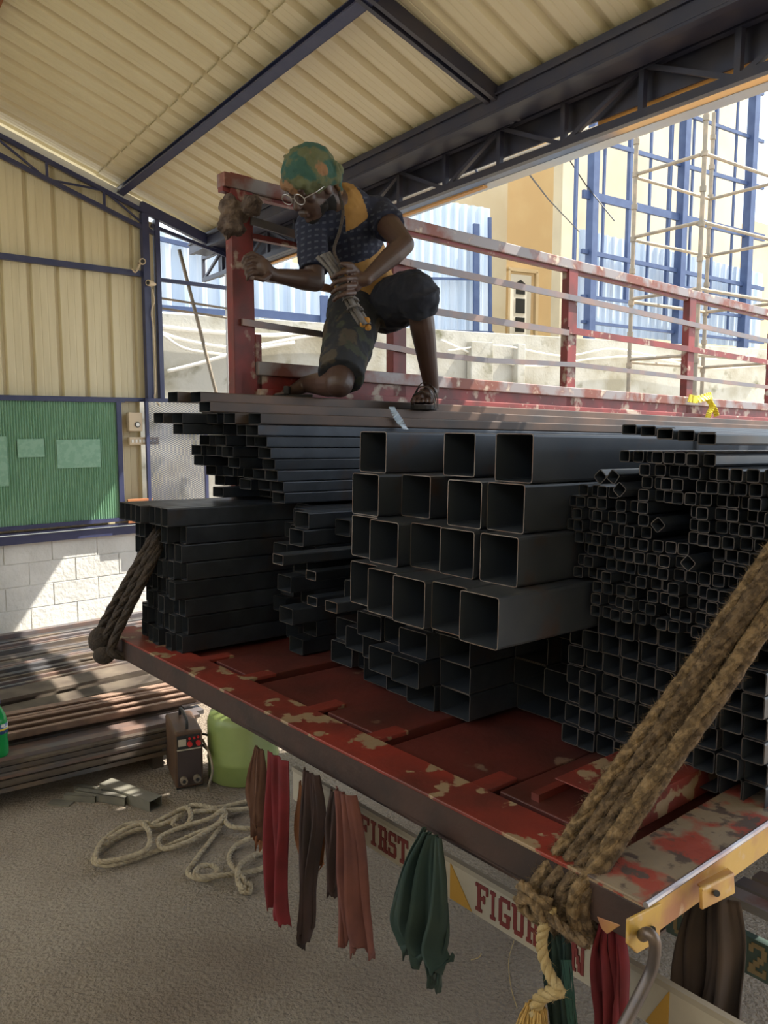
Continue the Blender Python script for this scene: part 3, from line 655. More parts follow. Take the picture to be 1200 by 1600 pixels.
# writing board hanging under the tail
sb = empty('painted_board', T(.6, .15, -.4), 'cream painted board with dark red slab letters under the truck tail', 'sign')
bv = .15; mb = MB()
P_ = [sp(490, 1215, v=bv), sp(1140, 1640, v=bv)]
ub, ut = -.3, -.225
A = sp(560, 1264, v=bv); B = sp(560, 1312, v=bv); A2 = sp(920, 1462, v=bv)
hb0 = B - TR; h_lo = hb0.dot(ZV) + .022 * bv
MB().boxa(T(-.55, bv, h_lo - .002), U * 1.75, V * .008, ZV * .094).build('board', M['signwhite'], sb)
MB().boxa(T(-.55, bv - .004, h_lo + .088), U * 1.75, V * .014, ZV * .012).build('board_edge', mat('board_edge', (.38, .33, .26), rough=.6), sb)
GL = {'F': [(.6, 0, 1.9, 7), (0, 6, 5, 7), (1, 3.1, 3.7, 4), (0, 0, 2.6, .8), (4.2, 4.9, 5, 7), (3, 2.6, 3.8, 4.5), (0, 6.2, 1, 7)],
 'I': [(1.6, 0, 3.1, 7), (.7, 0, 4, .9), (.7, 6.1, 4, 7)],
 'R': [(.6, 0, 1.9, 7), (0, 0, 2.5, .9), (0, 6, 4.3, 7), (1, 3, 4.2, 3.9), (3.6, 3.7, 4.9, 6.3), (3.2, 0, 4.5, 3.2), (3.2, 0, 5.2, .9)],
 'S': [(.8, 6, 4.4, 7), (.2, 3.7, 1.5, 6.3), (.8, 3, 4.2, 4), (3.5, .7, 4.8, 3.3), (.5, 0, 4.2, 1), (4, 4.9, 4.8, 7), (.2, 0, 1, 2.1)],
 'T': [(1.9, 0, 3.2, 7), (0, 6, 5, 7), (0, 4.9, .8, 7), (4.2, 4.9, 5, 7), (1.2, 0, 3.9, .9)],
 'G': [(.2, .7, 1.5, 6.3), (.8, 6, 4.4, 7), (.8, 0, 4.4, 1), (3.5, .4, 4.8, 3.2), (2.6, 2.5, 5.2, 3.3), (4, 4.9, 4.8, 7)],
 'U': [(.6, .8, 1.9, 7), (3.4, .8, 4.5, 7), (1.1, 0, 4.1, 1.1), (0, 6.2, 2.4, 7), (2.9, 6.2, 5.1, 7)],
 'N': [(.6, 0, 1.7, 7), (3.6, 0, 4.6, 7), (0, 0, 2.2, .8), (3, 6.2, 5.1, 7), (0, 6.2, 1.8, 7), (1.5, 4.8, 2.2, 6.8), (1.9, 3.4, 2.7, 5.4), (2.4, 2, 3.2, 4), (2.9, .4, 3.7, 2.6)],
 'C': [(.2, .7, 1.5, 6.3), (.8, 6, 4.4, 7), (.8, 0, 4.4, 1), (3.6, .6, 4.8, 2.4), (3.6, 4.6, 4.8, 6.5)],
 '2': [(.3, 4.8, 1.5, 6.4), (.9, 6, 4.2, 7), (3.5, 4, 4.8, 6.3), (2.6, 2.9, 4.2, 4.3), (1.6, 1.9, 3.2, 3.2), (.6, .8, 2.2, 2.2), (.3, 0, 4.9, 1), (4.1, 0, 4.9, 1.9)]}
def glyph(ch, px, sw_, h0, hh, v_, m, parent, w5=None):
    # letter whose left edge is at u0 and whose writing runs towards -u
    u0 = px; g = hh / 7; gw = sw_ / 5; mb = MB()
    for j, (x0, y0, x1, y1) in enumerate(GL[ch]): mb.boxa(T(u0 - x1 * gw, v_ - .002 - j * .0002, h0 + y0 * g), U * (x1 - x0) * gw, V * (.003 + j * .0002), ZV * (y1 - y0) * g)
    mb.build('letter', m, parent)
def ub_(x, y): return sol(x, y, v=bv)['u']
for txt, spots in (('FIRST', ((561, 1300), (578, 1305), (591, 1312), (606, 1320), (621, 1330), (639, 1340))), ('FIGUR', ((743, 1400), (764, 1410), (778, 1420), (799, 1430), (822, 1440), (842, 1455))), ('N', ((889, 1490), (916, 1500)))):
    us = [ub_(*q) for q in spots]
    for ch, a_, b_ in zip(txt, us, us[1:]): glyph(ch, a_ - .002, (a_ - b_) - .004, h_lo + .012, .066, bv, M['signred'], sb)
mb = MB(); ua = ub_(704, 1380); ub2 = ub_(722, 1390); uc = ub_(738, 1400)
mb.poly([T(ua, bv - .002, h_lo), T(ub_(738, 1400), bv - .002, h_lo), T(ua, bv - .002, h_lo + .088), T(ua, bv, h_lo), T(ub_(738, 1400), bv, h_lo), T(ua, bv, h_lo + .088)], [(0, 1, 2), (5, 4, 3), (0, 3, 4, 1), (1, 4, 5, 2), (2, 5, 3, 0)]); mb.build('ochre_wedge', M['ochre'], sb)
mb = MB(); ua = ub_(1010, 1560); uc = ub_(1046, 1560)
mb.poly([T(ua, bv - .002, h_lo), T(uc, bv - .002, h_lo), T(uc, bv - .002, h_lo + .088), T(ua, bv, h_lo), T(uc, bv, h_lo), T(uc, bv, h_lo + .088)], [(0, 1, 2), (5, 4, 3), (0, 3, 4, 1), (1, 4, 5, 2), (2, 5, 3, 0)]); mb.build('ochre_wedge', M['ochre'], sb)
# dark green numbered board farther under the truck
v2 = .62; nb = empty('number_board', T(0, v2, -.4), 'dark green painted board with ochre figures behind the brown cloth at lower right', 'sign')
a_ = sp(1040, 1400, v=v2); b_ = sp(1040, 1455, v=v2); hl = (b_ - TR).z + .022 * v2; hh_ = (a_ - TR).z + .022 * v2
M['dgreen'] = mat('dark_green_paint', (.035, .065, .055), (.05, .08, .07), 8, rough=.5)
MB().boxa(T(-.75, v2, hl), U * 1.15, V * .02, ZV * (hh_ - hl)).build('board', M['dgreen'], nb)
M['numbers'] = mat('faded_ochre', (.22, .16, .08), rough=.7)
def ug(x, y): return sol(x, y, v=v2)['u']
glyph('C', ug(1052, 1440), ug(1052, 1440) - ug(1072, 1440), hl + .01, (hh_ - hl) * .8, v2, M['numbers'], nb)
glyph('2', ug(1168, 1490), ug(1168, 1490) - ug(1200, 1490), hl + .01, (hh_ - hl) * .8, v2, M['numbers'], nb)
for k, (y0, m_) in enumerate(((1385, 'silverrail'), (1362, 'floorsteel'), (1340, 'floorsteel'))):
    c_ = sp(1130, y0 + 22, v=.75 + .1 * k); hz = (c_ - TR).z + .022 * (.75 + .1 * k)
    tag(MB().boxa(T(-.95, .75 + .1 * k, hz), U * 1.15, V * .05, ZV * .022).build('stored_bar', M[m_]), ('lowest', 'middle', 'highest')[k] + ' of three pale bars lying across beyond the truck side at lower right', 'bar')

# ------------------------------------------------------------------ steel tubes
def tube_mesh(name, w_, h_, L, t, rad, edge, body, seg=2):
    # hollow tube: x across (towards -u), z up, y along; origin at top-left front corner
    def ring(x0, x1, z0, z1, r):
        out = []
        for (cx, cz, a0) in ((x1 - r, z1 - r, 0), (x0 + r, z1 - r, 90), (x0 + r, z0 + r, 180), (x1 - r, z0 + r, 270)):
            for k in range(seg + 1):
                an = math.radians(a0 + 90 * k / seg); out.append((cx + r * math.cos(an), cz + r * math.sin(an)))
        return out
    Ro = ring(0, w_, -h_, 0, rad); Ri = ring(t, w_ - t, -h_ + t, -t, max(rad - t, t * .4)); n = len(Ro)
    v = [(x, 0, z) for x, z in Ro] + [(x, 0, z) for x, z in Ri] + [(x, L, z) for x, z in Ro] + [(x, min(L, 1.6), z) for x, z in Ri]
    f = []; mi = []
    for k in range(n):
        j = (k + 1) % n
        f.append((k, n + k, n + j, j)); mi.append(1)
        f.append((k, j, 2 * n + j, 2 * n + k)); mi.append(0)
        f.append((n + j, n + k, 3 * n + k, 3 * n + j)); mi.append(2)
    f.append(tuple(2 * n + k for k in range(n))[::-1]); mi.append(0)
    f.append(tuple(3 * n + k for k in range(n))); mi.append(2)
    me = bpy.data.meshes.new(name); me.from_pydata(v, [], f); me.materials.append(body); me.materials.append(edge); me.materials.append(M['inner'])
    me.polygons.foreach_set('material_index', mi); me.update()
    bm = bmesh.new(); bm.from_mesh(me); bmesh.ops.recalc_face_normals(bm, faces=bm.faces); bm.to_mesh(me); bm.free()
    return me
XT = -U; ZT = XT.cross(V).normalized()
if ZT.z < 0: ZT = -ZT
ROT = Matrix((XT, V, ZT)).transposed()
def rot_about(ang):
    return (ROT @ Matrix.Rotation(ang, 3, 'Y')).to_euler()
def put(me, name, u, v, h, label, group, cat='steel tube', ang=0, yaw=0):
    o = bpy.data.objects.new(name, me); C.objects.link(o); o.location = T(u, v, h)
    o.rotation_euler = (Matrix.Rotation(yaw, 3, 'Z') @ ROT @ Matrix.Rotation(ang, 3, 'Y')).to_euler()
    return tag(o, label, cat, group)
ORD = ['first', 'second', 'third', 'fourth', 'fifth', 'sixth', 'seventh', 'eighth', 'ninth', 'tenth', 'eleventh', 'twelfth', 'thirteenth', 'fourteenth', 'fifteenth', 'sixteenth', 'seventeenth', 'eighteenth', 'nineteenth', 'twentieth']
BS = .113
big = tube_mesh('big_square_tube', BS, BS, 5.6, .0022, .007, M['edge'], M['steelbig'])
rowh = [.762, .648, .534, .420]
BIG = [ # row, column-left u, x pixel of left edge
 (0, .570, 775), (0, .690, None), (0, .810, 694), (0, .93, None), (0, 1.055, 563),
 (1, .570, 762), (1, .686, 700), (1, .802, None), (1, .918, 628), (1, 1.034, 551),
 (2, .545, 751), (2, .672, 688), (2, .788, 642), (2, .904, 578), (2, 1.020, 550),
 (3, .500, 719), (3, .614, 675), (3, .728, 614), (3, .842, 575), (3, .958, 548)]
BL = {(0, .57): 'big square tube with sunlit top, front right corner of the top row', (0, .69): 'big square tube set back between the two right ones of the top row', (0, .81): 'big square tube with a shadowed end left of the top right one', (0, .93): 'big square tube set back deep in the top row beside the leftmost', (0, 1.055): 'leftmost big square tube of the top row by the clear tape',
 (1, .57): 'rightmost big square tube in the second row with a seam line', (1, .686): 'second row big square tube just left of the rightmost one', (1, .802): 'recessed big square tube in the middle of the second row', (1, .918): 'second row big square tube under the top row gap on the left', (1, 1.034): 'leftmost big square tube of the second row with a pale rim',
 (2, .545): 'rightmost big square tube in the third row sticking out over the lowest', (2, .672): 'third row big square tube with rusty top left of the rightmost', (2, .788): 'third row big square tube in the middle with a reddish bottom', (2, .904): 'pale-rimmed big square tube sticking out at the left of the third row', (2, 1.020): 'leftmost narrow-looking big square tube of the third row',
 (3, .5): 'big square tube jutting out furthest at the bottom right of the big stack', (3, .614): 'bottom row big square tube just left of the one jutting out', (3, .728): 'bottom row pale-rimmed big square tube right of its equal neighbour', (3, .842): 'bottom row pale-rimmed big square tube with a fully lit rim on the left', (3, .958): 'leftmost big square tube of the bottom row half hidden by its neighbour'}
for (r, u0, xp) in BIG:
    h0 = rowh[r]
    if xp is None: v0 = .62
    else:
        # v where the upper left corner falls on the measured column
        P = T(u0, 0, h0); v0 = spx(P, V, xp); v0 = max(.02, min(.62, v0))
    put(big, 'big_square_tube', u0, v0, h0, BL[(r, u0)], 'big square tubes in the middle stack')
# steel straps around the big stack? (tape mark on top tube)
def grid(me, name, cols, rows, wx, hz, u0, h0, vfun, what, grp, skip=None, jit=.0, ang=0, hoff=None):
    for c_ in range(cols):
        for r in range(rows):
            if skip and skip(c_, r): continue
            rr_ = random.Random(c_ * 131 + r * 17 + len(name))
            lab = what % (ORD[rows - 1 - r], ORD[c_])
            put(me, name, u0 - c_ * wx, vfun(c_, r, rr_), h0 + (r + 1) * hz + (hoff(c_) if hoff else 0), lab, grp, ang=0 if not ang else rr_.choice((0, 0, 0, ang)))
# right pile of small tubes over medium ones
small = tube_mesh('small_square_tube', .0262, .0262, 5.5, .002, .005, M['smalledge'], M['steel'])
HS = [.62, .665, .66, .70, .715, .74, .745, .748, .75, .75, .748, .745, .74, .73, .725, .72, .715, .71]
def top_at(c_): return HS[min(c_, len(HS) - 1)]
TURN = [(sol(x_, y_, v=.40)['u'], sol(x_, y_, v=.40)['h']) for x_, y_ in ((938, 745), (958, 745), (968, 765), (1028, 820), (1075, 880))]
grid(small, 'small_square_tube', 18, 15, .0276, .0274, .452, .345, lambda c, r, q: .43 + q.uniform(-.012, .022) + (.03 if (c * 7 + r * 3) % 11 == 0 else 0) - (.012 * max(0, r - 9) * (c > 11)),
     'thin square tube, %s row down, %s column from left, right-hand pile', 'small square tubes in the right pile', skip=lambda c, r: .345 + (r + 1) * .0274 > top_at(c) + .003 or (c == 0 and r < 7) or (c < 3 and r < 3) or any(abs(.452 - c * .0276 - .013 - tu) < .0325 and abs(.345 + (r + .5) * .0274 - th) < .0325 for tu, th in TURN))
rr = random.Random(11)
for k, (x, y, an, lab) in enumerate(((938, 745, .78, 'thin square tube turned on its corner at the left top of the right pile'), (958, 745, .6, 'second thin square tube turned on its corner atop the right pile'), (968, 765, .7, 'thin square tube lying diagonally just under the turned pair'), (1028, 820, .8, 'pale-rimmed thin square tube turned diagonally in the face of the right pile'), (1075, 880, .7, 'thin square tube turned on its corner low in the right pile'))):
    s_ = sol(x, y, v=.40); ce_ = Matrix.Rotation(an, 3, 'Y') @ Vc((.0131, 0, -.0131)); put(small, 'small_square_tube', s_['u'] + ce_.x, .40, s_['h'] - ce_.z, lab, 'small square tubes in the right pile', ang=an)
rnd6 = tube_mesh('thin_square_tube', .036, .022, 5.5, .002, .004, M['smalledge'], M['steel'])
for k in range(7):
    put(rnd6, 'thin_flat_tube', .30 - k * .040, .42 + .03 * (k % 3) - .02 * k, .785 - .003 * k, '%s flat tube from the left on the crest of the right pile' % ORD[k], 'flat tubes on the right crest')
med = tube_mesh('medium_square_tube', .0485, .0485, 5.6, .0025, .006, M['smalledge'], M['steel'])
grid(med, 'medium_square_tube', 10, 7, .0495, .0492, .475, .0, lambda c, r, q: .475 + q.uniform(-.012, .018), 'medium square tube, %s row down, %s column from left, under the thin tubes', 'medium square tubes at lower right', skip=lambda c, r: c < 2 and r == 6)
# lower middle rectangular tubes
NSP = [(426, 864, .12), (508, 937, .16), (478, 890, .33), (480, 930, .36)]
NRC = [(sol(x_, y_, v=v_)['u'], sol(x_, y_, v=v_)['h']) for x_, y_, v_ in NSP]
def hit(u1, h1, w_, hh_): return any(u1 > nu - .055 + .004 and u1 - w_ < nu - .004 and h1 > nh - .030 + .004 and h1 - hh_ < nh - .004 for nu, nh in NRC)
rect = tube_mesh('rectangular_tube', .113, .0735, 5.6, .0022, .006, M['smalledge'], M['steel'])
def vD(c, r, q):
    if c >= 6: return .55 + q.uniform(-.03, .06)
    return .33 + q.uniform(-.03, .07) + (.10 if c < 2 else 0)
grid(rect, 'rectangular_tube', 8, 4, .1145, .0742, 1.39, .0, vD, 'rectangular tube, %s row down, %s column from left, below big stack', 'rectangular tubes under the big square stack', skip=lambda c, r: hit(1.39 - c * .1145, (r + 1) * .0742, .113, .0735))
# F block
flat = tube_mesh('flat_rectangular_tube', .081, .0545, 5.6, .002, .005, M['smalledge'], M['steel'])
def vF(c, r, q): return .36 + q.uniform(-.03, .10) + (.22 if r < 6 and c > 2 else 0) + (.10 if c < 2 else 0)
grid(flat, 'flat_tube', 4, 9, .083, .0553, 1.74, .0, vF, 'flat tube, %s row down, %s column from left, middle block', 'flat tubes in the middle block', skip=lambda c, r: hit(1.74 - c * .083, (r + 1) * .0553, .081, .0545))
grid(flat, 'flat_tube', 3, 3, .083, .0553, 1.40, .31, lambda c, r, q: .50 + q.uniform(-.04, .06), 'flat tube, %s row down, %s column, short block beside big stack', 'flat tubes beside the big stack', skip=lambda c, r: hit(1.40 - c * .083, .31 + (r + 1) * .0553, .081, .0545))
thin = tube_mesh('narrow_tube', .055, .030, 5.0, .002, .004, M['edge'], M['steel'])
for (x, y, v_, lab) in ((426, 864, .12, 'narrow tube jutting out alone left of the big stack with orange rusty end'), (508, 937, .16, 'narrow tube jutting out low beside the big stack with a pale rim'), (478, 890, .33, 'narrow tube end above the low one beside the big stack'), (480, 930, .36, 'narrow tube end left of the low jutting tube')):
    s_ = sol(x, y, v=v_); put(thin, 'narrow_tube', s_['u'], v_, s_['h'], lab, 'narrow tubes jutting from the middle', yaw=.0)
# E block far left
tall = tube_mesh('upright_rectangular_tube', .047, .0615, 5.6, .002, .005, M['smalledge'], M['steel'])
def vE(c, r, q): return (.0 if r == 7 else .06) + q.uniform(0, .05) + 0
grid(tall, 'upright_tube', 7, 8, .0475, .0622, 2.0875, .0, vE, 'narrow upright tube, %s row down, %s column from left, far left block', 'upright tubes in the far left block')
# S top stack
strip = tube_mesh('top_stack_tube', .0795, .0375, 5.9, .002, .004, M['smalledge'], M['steel'])
strip_r = tube_mesh('top_stack_rusty_tube', .0795, .0375, 5.9, .002, .004, M['smalledge'], M['rustysteel'])
for c_ in range(6):
    nrow = 8 if c_ > 3 else (9 if c_ > 1 else 10)
    for r in range(nrow):
        q = random.Random(c_ * 31 + r * 7); top = r == nrow - 1
        v_ = .34 + q.uniform(-.05, .12) + (0 if r > 2 else .06) - (.14 if (c_ < 3 and r in (6, 7)) else 0)
        if c_ == 5: v_ = .30 + .03 * (7 - r) * .5 + q.uniform(-.01, .02)
        if top: v_ = .22 + .05 * (c_ % 3)
        put(strip_r if top else strip, 'flat_strip_tube', 2.10 - c_ * .0805 + .0, v_, .508 + (r + 1) * .0388, 'flat strip tube, %s layer down, %s column from left, top stack' % (ORD[nrow - 1 - r], ORD[c_]), 'flat tubes in the top stack')
# steel band round top stack and clear tape
MBt = MB(); tp = catmull([sp(612, 636, u=1.62), sp(618, 648, u=1.60), sp(626, 660, u=1.60), sp(634, 671, u=1.57)], 5)
for a_, b_ in zip(tp, tp[1:]): MBt.bar(a_, b_, .030, .002, up=U)
tag(MBt.build('clear_tape', mat('clear_tape', (.35, .42, .50), rough=.25)), 'loose strip of clear plastic tape hanging over the edge of the top stack', 'tape')
for (x, lab) in ((1029, 'dark steel band around the big square tubes near the right'),):
    v_ = spx(T(.57, 0, .762), V, x); mb = MB(); mb.boxa(T(.574, v_, .764), -U * .122, V * .012, ZV * .0025); mb.boxa(T(.4535, v_, .30), -U * .0025, V * .012, ZV * .467)
    tag(mb.build('steel_band', M['black']), lab, 'strapping band')
v_ = spx(T(1.615, 0, .82), V, 1016); mb = MB(); mb.boxa(T(1.6145, v_, .51), -U * .003, V * .03, ZV * .31); tag(mb.build('steel_band', M['greyrail']), 'grey band around the top stack of flat tubes near its middle', 'strapping band')
# yellow ribbon on the far rail
yb = empty('yellow_ribbon', sp(1100, 640, u=FU - .06), 'bright yellow ribbon knotted around the foot of the truck rail at right', 'ribbon'); M['ribbon'] = mat('yellow_ribbon', (.75, .62, .04), rough=.5)
for nm_, pts_ in (('knot', ((1076, 622), (1090, 624), (1104, 620), (1112, 618))), ('tail', ((1108, 622), (1112, 636), (1108, 645), (1106, 653))), ('tail', ((1106, 624), (1116, 638), (1120, 650)))):
    P = catmull([sp(x, y, u=FU - .07) for x, y in pts_], 6); mb = MB()
    for i_, (a_, b_) in enumerate(zip(P, P[1:])): mb.bar(a_, b_, .035 if nm_ == 'tail' else .05, .006, up=V + U * (.5 if i_ % 2 else .2))
    mb.build(nm_, M['ribbon'], yb)

# ------------------------------------------------------------------ floor stock of steel by the left wall
def gput(p, q, w_, h_, name, m, lab, grp, hollow=False, ang=0):
    # a straight bar lying from p to q; p, q bottom centre line
    d = q - p; L = d.length
    if hollow:
        t = .003; x = d.normalized().cross(ZV).normalized(); z = x.cross(d.normalized()); mb = MB()
        mb.boxa(p - x * w_ / 2, x * w_, d, z * t); mb.boxa(p - x * w_ / 2 + z * (h_ - t), x * w_, d, z * t); mb.boxa(p - x * w_ / 2, x * t, d, z * h_); mb.boxa(p + x * (w_ / 2 - t), x * t, d, z * h_)
        mb.boxa(p - x * w_ / 2 + d * .5, x * w_, d.normalized() * .002, z * h_)
    else: mb = MB(); mb.bar(p + ZV * h_ / 2, q + ZV * h_ / 2, w_, h_)
    return tag(mb.build(name, M[m]), lab, 'steel bar', grp)
rr = random.Random(21)
q_ = 1.95; k = 0
while q_ > .14:
    w_ = rr.choice((.022, .03, .04, .05)); q_ -= w_ + .006
    z0 = 0.0; h_ = rr.choice((.07, .085, .095)) if q_ > .9 else rr.choice((.03, .045, .06))
    if q_ > 1.3: h_ += .04
    gput(G(-3.0, q_, z0), G(2.3 + rr.uniform(-.2, .3), q_, z0), w_, h_, 'floor_bar', rr.choice(('floorsteel', 'floorsteel', 'floorrust', 'greyrail')), 'long bar, %s from the front in low pile along block wall' % (ORD[k] if k < 20 else 'twenty-' + ORD[k - 20] if k < 29 else ('thirtieth' if k == 29 else 'thirty-' + ORD[k - 30] if k < 39 else 'fortieth' if k == 39 else 'forty-' + ORD[k - 40] if k < 49 else 'fiftieth' if k == 49 else 'fifty-' + ORD[k - 50])), 'bars along the block wall', hollow=False); k += 1
# brown flat plates
for j, (qa, z0, w_, se, lab) in enumerate(((2.02, .145, .20, 1.9, 'wide brown flat plate lying in front of the low bars by the wall'), (2.24, .12, .16, 1.3, 'second brown flat plate lying in front of the wide plate'))):
    gput(G(-3, qa + .05, z0), G(se, qa + .05, z0), w_, .02, 'flat_plate', 'floorrust', lab, None)
A3 = onz(0, 1268, 0); D3 = vpd(2450); N3 = Vc((-D3.y, D3.x, 0))
def P3(s_, a_, z): return A3 + D3 * s_ + N3 * a_ + ZV * z
def send(a_, z, px): return spx(P3(0, a_, z), D3, px)
k = 0
for a_ in [i * .062 for i in range(15)]:
    top = .24 if a_ < .40 else (.20 if a_ < .7 else .16)
    z = 0.085; lay = 0
    while z < top - .02:
        h_ = rr.choice((.014, .020, .026)); vis = (a_ < .05) or z + h_ > top - .045
        if vis:
            ex = rr.uniform(262, 322) if a_ < .42 else rr.uniform(215, 262)
            if a_ < .07 and z < .14: ex = rr.uniform(225, 275)
            se = send(a_, z + h_, ex)
            jt = rr.uniform(0, .02) if a_ < .01 else 0; o = gput(P3(-2.3, a_ + jt, z), P3(se, a_ + jt, z), .056 if a_ > .01 else .036, h_ - .003, 'stock_tube', rr.choice(('floorsteel', 'floorrust', 'steel', 'greyrail', 'floorsteel')), '', 'loose stock near the bottle', hollow=(rr.random() < .5))
            if a_ < .01: o['label'] = 'stock bar, %s from the floor in the front face of the near pile' % ORD[lay]
            else: o['label'] = 'stock bar, %s layer, %s row back in the near pile' % (ORD[lay], ORD[int(round(a_ / .062))])
        z += h_; lay += 1
# wooden bearers
for s_, lab in ((-.6, 'left bearer under the near floor pile'), (send(.3, 0, 215), 'right bearer under the near floor pile')):
    tag(MB().boxa(P3(s_, .05, 0), D3 * .06, N3 * 1.05, ZV * .084).build('timber_bearer', M['floorrust']), 'dark ' + lab, 'bearer')
# brown angle irons with zigzag ends
M['angleiron'] = mat('angle_iron_brown', (.20, .13, .10), (.30, .20, .15), 12, rough=.6)
def angle_iron(s1, a_, z, w_, lab):
    p = P3(-1.2, a_, z); q = P3(s1, a_, z); d = q - p; mb = MB()
    mb.boxa(p, N3 * w_, d, ZV * .007); mb.boxa(p, N3 * .007, d, ZV * w_); mb.boxa(p + ZV * (w_ - .007), -N3 * w_ * .5, d, ZV * .007)
    return tag(mb.build('angle_iron', M['angleiron']), lab, 'angle iron', 'angle irons on the near pile')
for i, (px, a_, z, lab) in enumerate(((262, .62, .215, 'hindmost brown angle iron with a bright end on the near pile'), (272, .54, .235, 'brown angle iron just in front of the hindmost one'), (276, .46, .240, 'brown angle iron with a tall zigzag end in the group'), (288, .38, .255, 'middle brown angle iron ending under the truck beam'), (300, .30, .250, 'pale brown angle iron second from the front of the pile'), (312, .22, .248, 'foremost brown angle iron ending nearest the green drum'))):
    angle_iron(send(a_, z, px), a_, z, .042, lab)
# short upright stake left of the truck corner
c_ = onp(160, 1078, G(0, 1.6, 0), N)
tag(MB().bar(Vc((c_.x, c_.y, .02)), Vc((c_.x, c_.y, .30)), .03, .03, up=XV).build('stake', M['black']), 'short dark upright stake seen under the far left corner of the truck bed', 'stake')
# offcuts
def offcut(x0, y0, x1, y1, w_, h_, lab, hollow=True):
    a_ = onz(x0, y0, h_); b_ = onz(x1, y1, h_); gput(a_ - ZV * h_, b_ - ZV * h_, w_, h_, 'tube_offcut', 'offc', lab, 'offcuts on the floor', hollow)
M['offc'] = mat('offcut_steel', (.26, .25, .21), (.20, .19, .17), 10, rough=.5, metal=.4)
offcut(165, 1220, 243, 1248, .075, .05, 'largest hollow tube offcut with an open end on the floor')
offcut(120, 1232, 198, 1244, .04, .04, 'pale tube offcut lying left of the largest one')
offcut(102, 1240, 150, 1243, .03, .03, 'short pale offcut at the left end of the group')
offcut(118, 1226, 160, 1232, .03, .03, 'small offcut resting behind the pale one')
offcut(78, 1252, 112, 1255, .05, .008, 'thin flat scrap on the floor in front of the dark pile', False)
# welding machine
wp_ = onz(295, 1238, 0); wd_ = empty('welding_machine', Vc((wp_.x, wp_.y, 0)), 'small brown welding machine with red knobs standing on the floor', 'welding machine')
f0 = onz(276, 1240, 0); f1 = onz(320, 1232, 0); fx = (f1 - f0).normalized(); fw_ = (f1 - f0).length; fb = Vc((-fx.y, fx.x, 0)); hz = .285
if fb.y < 0: fb = -fb
M['wbrown'] = mat('welder_brown', (.11, .06, .035), (.08, .045, .03), 8, rough=.5); M['wpanel'] = mat('welder_panel', (.05, .035, .035), rough=.5); M['redknob'] = mat('red_knob', (.6, .03, .03), rough=.4)
f0 = f0 + fb * .02
MB().boxa(f0 + ZV * .012, fx * fw_, fb * .30, ZV * hz).build('case', M['wbrown'], wd_, bevel=.012)
fp = lambda x, z, o=0: f0 + fx * fw_ * x + ZV * (.012 + hz * z) - fb * o
MB().boxa(fp(.08, .05), fx * fw_ * .84, -fb * .006, ZV * hz * .62).build('front_panel', M['wpanel'], wd_, bevel=.002)
MB().boxa(fp(.08, .70), fx * fw_ * .84, -fb * .006, ZV * hz * .24).build('control_panel', M['black'], wd_, bevel=.002)
MB().boxa(fp(.08, .68), fx * fw_ * .84, -fb * .008, ZV * hz * .02).build('pale_strip', M['signwhite'], wd_)
for x in (.52, .82): MB().tube([fp(x, .79, .004), fp(x, .79, .022)], .012, 16).build('control_knob', M['redknob'], wd_)
for x, y in ((.52, .88), (.68, .88), (.82, .89)): MB().tube([fp(x, y, .004), fp(x, y, .012)], .006, 12).build('small_knob', M['redknob'], wd_)
MB().boxa(fp(.12, .76, .006), fx * fw_ * .28, -fb * .003, ZV * hz * .12).build('meter', M['signwhite'], wd_)
for x in (.27, .74):
    j = MB().tube([fp(x, .16, .004), fp(x, .16, .03)], .018, 18).build('cable_socket', M['scaf'], wd_); MB().tube([fp(x, .16, .03), fp(x, .16, .032)], .009, 12).build('socket_hole', M['black'], j)
MB().tube(catmull([f0 + fx * fw_ * .5 + fb * .04 + ZV * .29, f0 + fx * fw_ * .5 + fb * .06 + ZV * .34, f0 + fx * fw_ * .5 + fb * .22 + ZV * .34, f0 + fx * fw_ * .5 + fb * .25 + ZV * .29], 5), .008, 8).build('handle', M['black'], wd_, smooth=True)
for x in (.1, .9): MB().boxa(fp(x - .05, -.045, -.02), fx * .02, fb * .24, ZV * .014).build('foot', M['black'], wd_)
def loose(name, pts, r, m, lab, cat='cable'): return tag(MB().tube(catmull(pts, 8), r, 7).build(name, M[m], smooth=True), lab, cat)
loose('black_cable', [pt(282, 1168, 3.95), pt(300, 1150, 4.0), pt(322, 1148, 4.05), pt(342, 1160, 4.05), pt(345, 1172, 4.05), pt(330, 1175, 4.02), pt(312, 1160, 4.0), pt(300, 1152, 3.98)], .006, 'black', 'black cable loop behind the welding machine beside the drum')
loose('earth_cable', [pt(316, 1155, 4.0), pt(328, 1180, 3.95), pt(332, 1205, 3.9), pt(327, 1225, 3.85), onz(326, 1236, .01)], .006, 'scaf', 'tan cable hanging down right of the welding machine')
# green drum
dc = onz(368, 1225, 0) + Vc((.02, .12, 0)); mb = MB(); M['drum'] = mat('yellow_green_plastic', (.22, .29, .09), (.29, .35, .13), 4, rough=.4)
prof_ = [(.01, 0), (.15, 0), (.165, .012), (.165, .10), (.17, .11), (.165, .12), (.165, .30), (.15, .345), (.09, .36), (.085, .39), (.06, .40), (.01, .40)]
mb.tube([dc + ZV * z for r, z in prof_], [r * 1.08 for r, z in prof_], 32); dr = empty('plastic_drum', dc, 'yellow-green plastic drum on the floor right of the welding machine', 'drum'); mb.build('body', M['drum'], dr, smooth=True)
MB().tube([dc + ZV * .40, dc + ZV * .425], [.062, .058], 20).build('cap', M['drum'], dr)
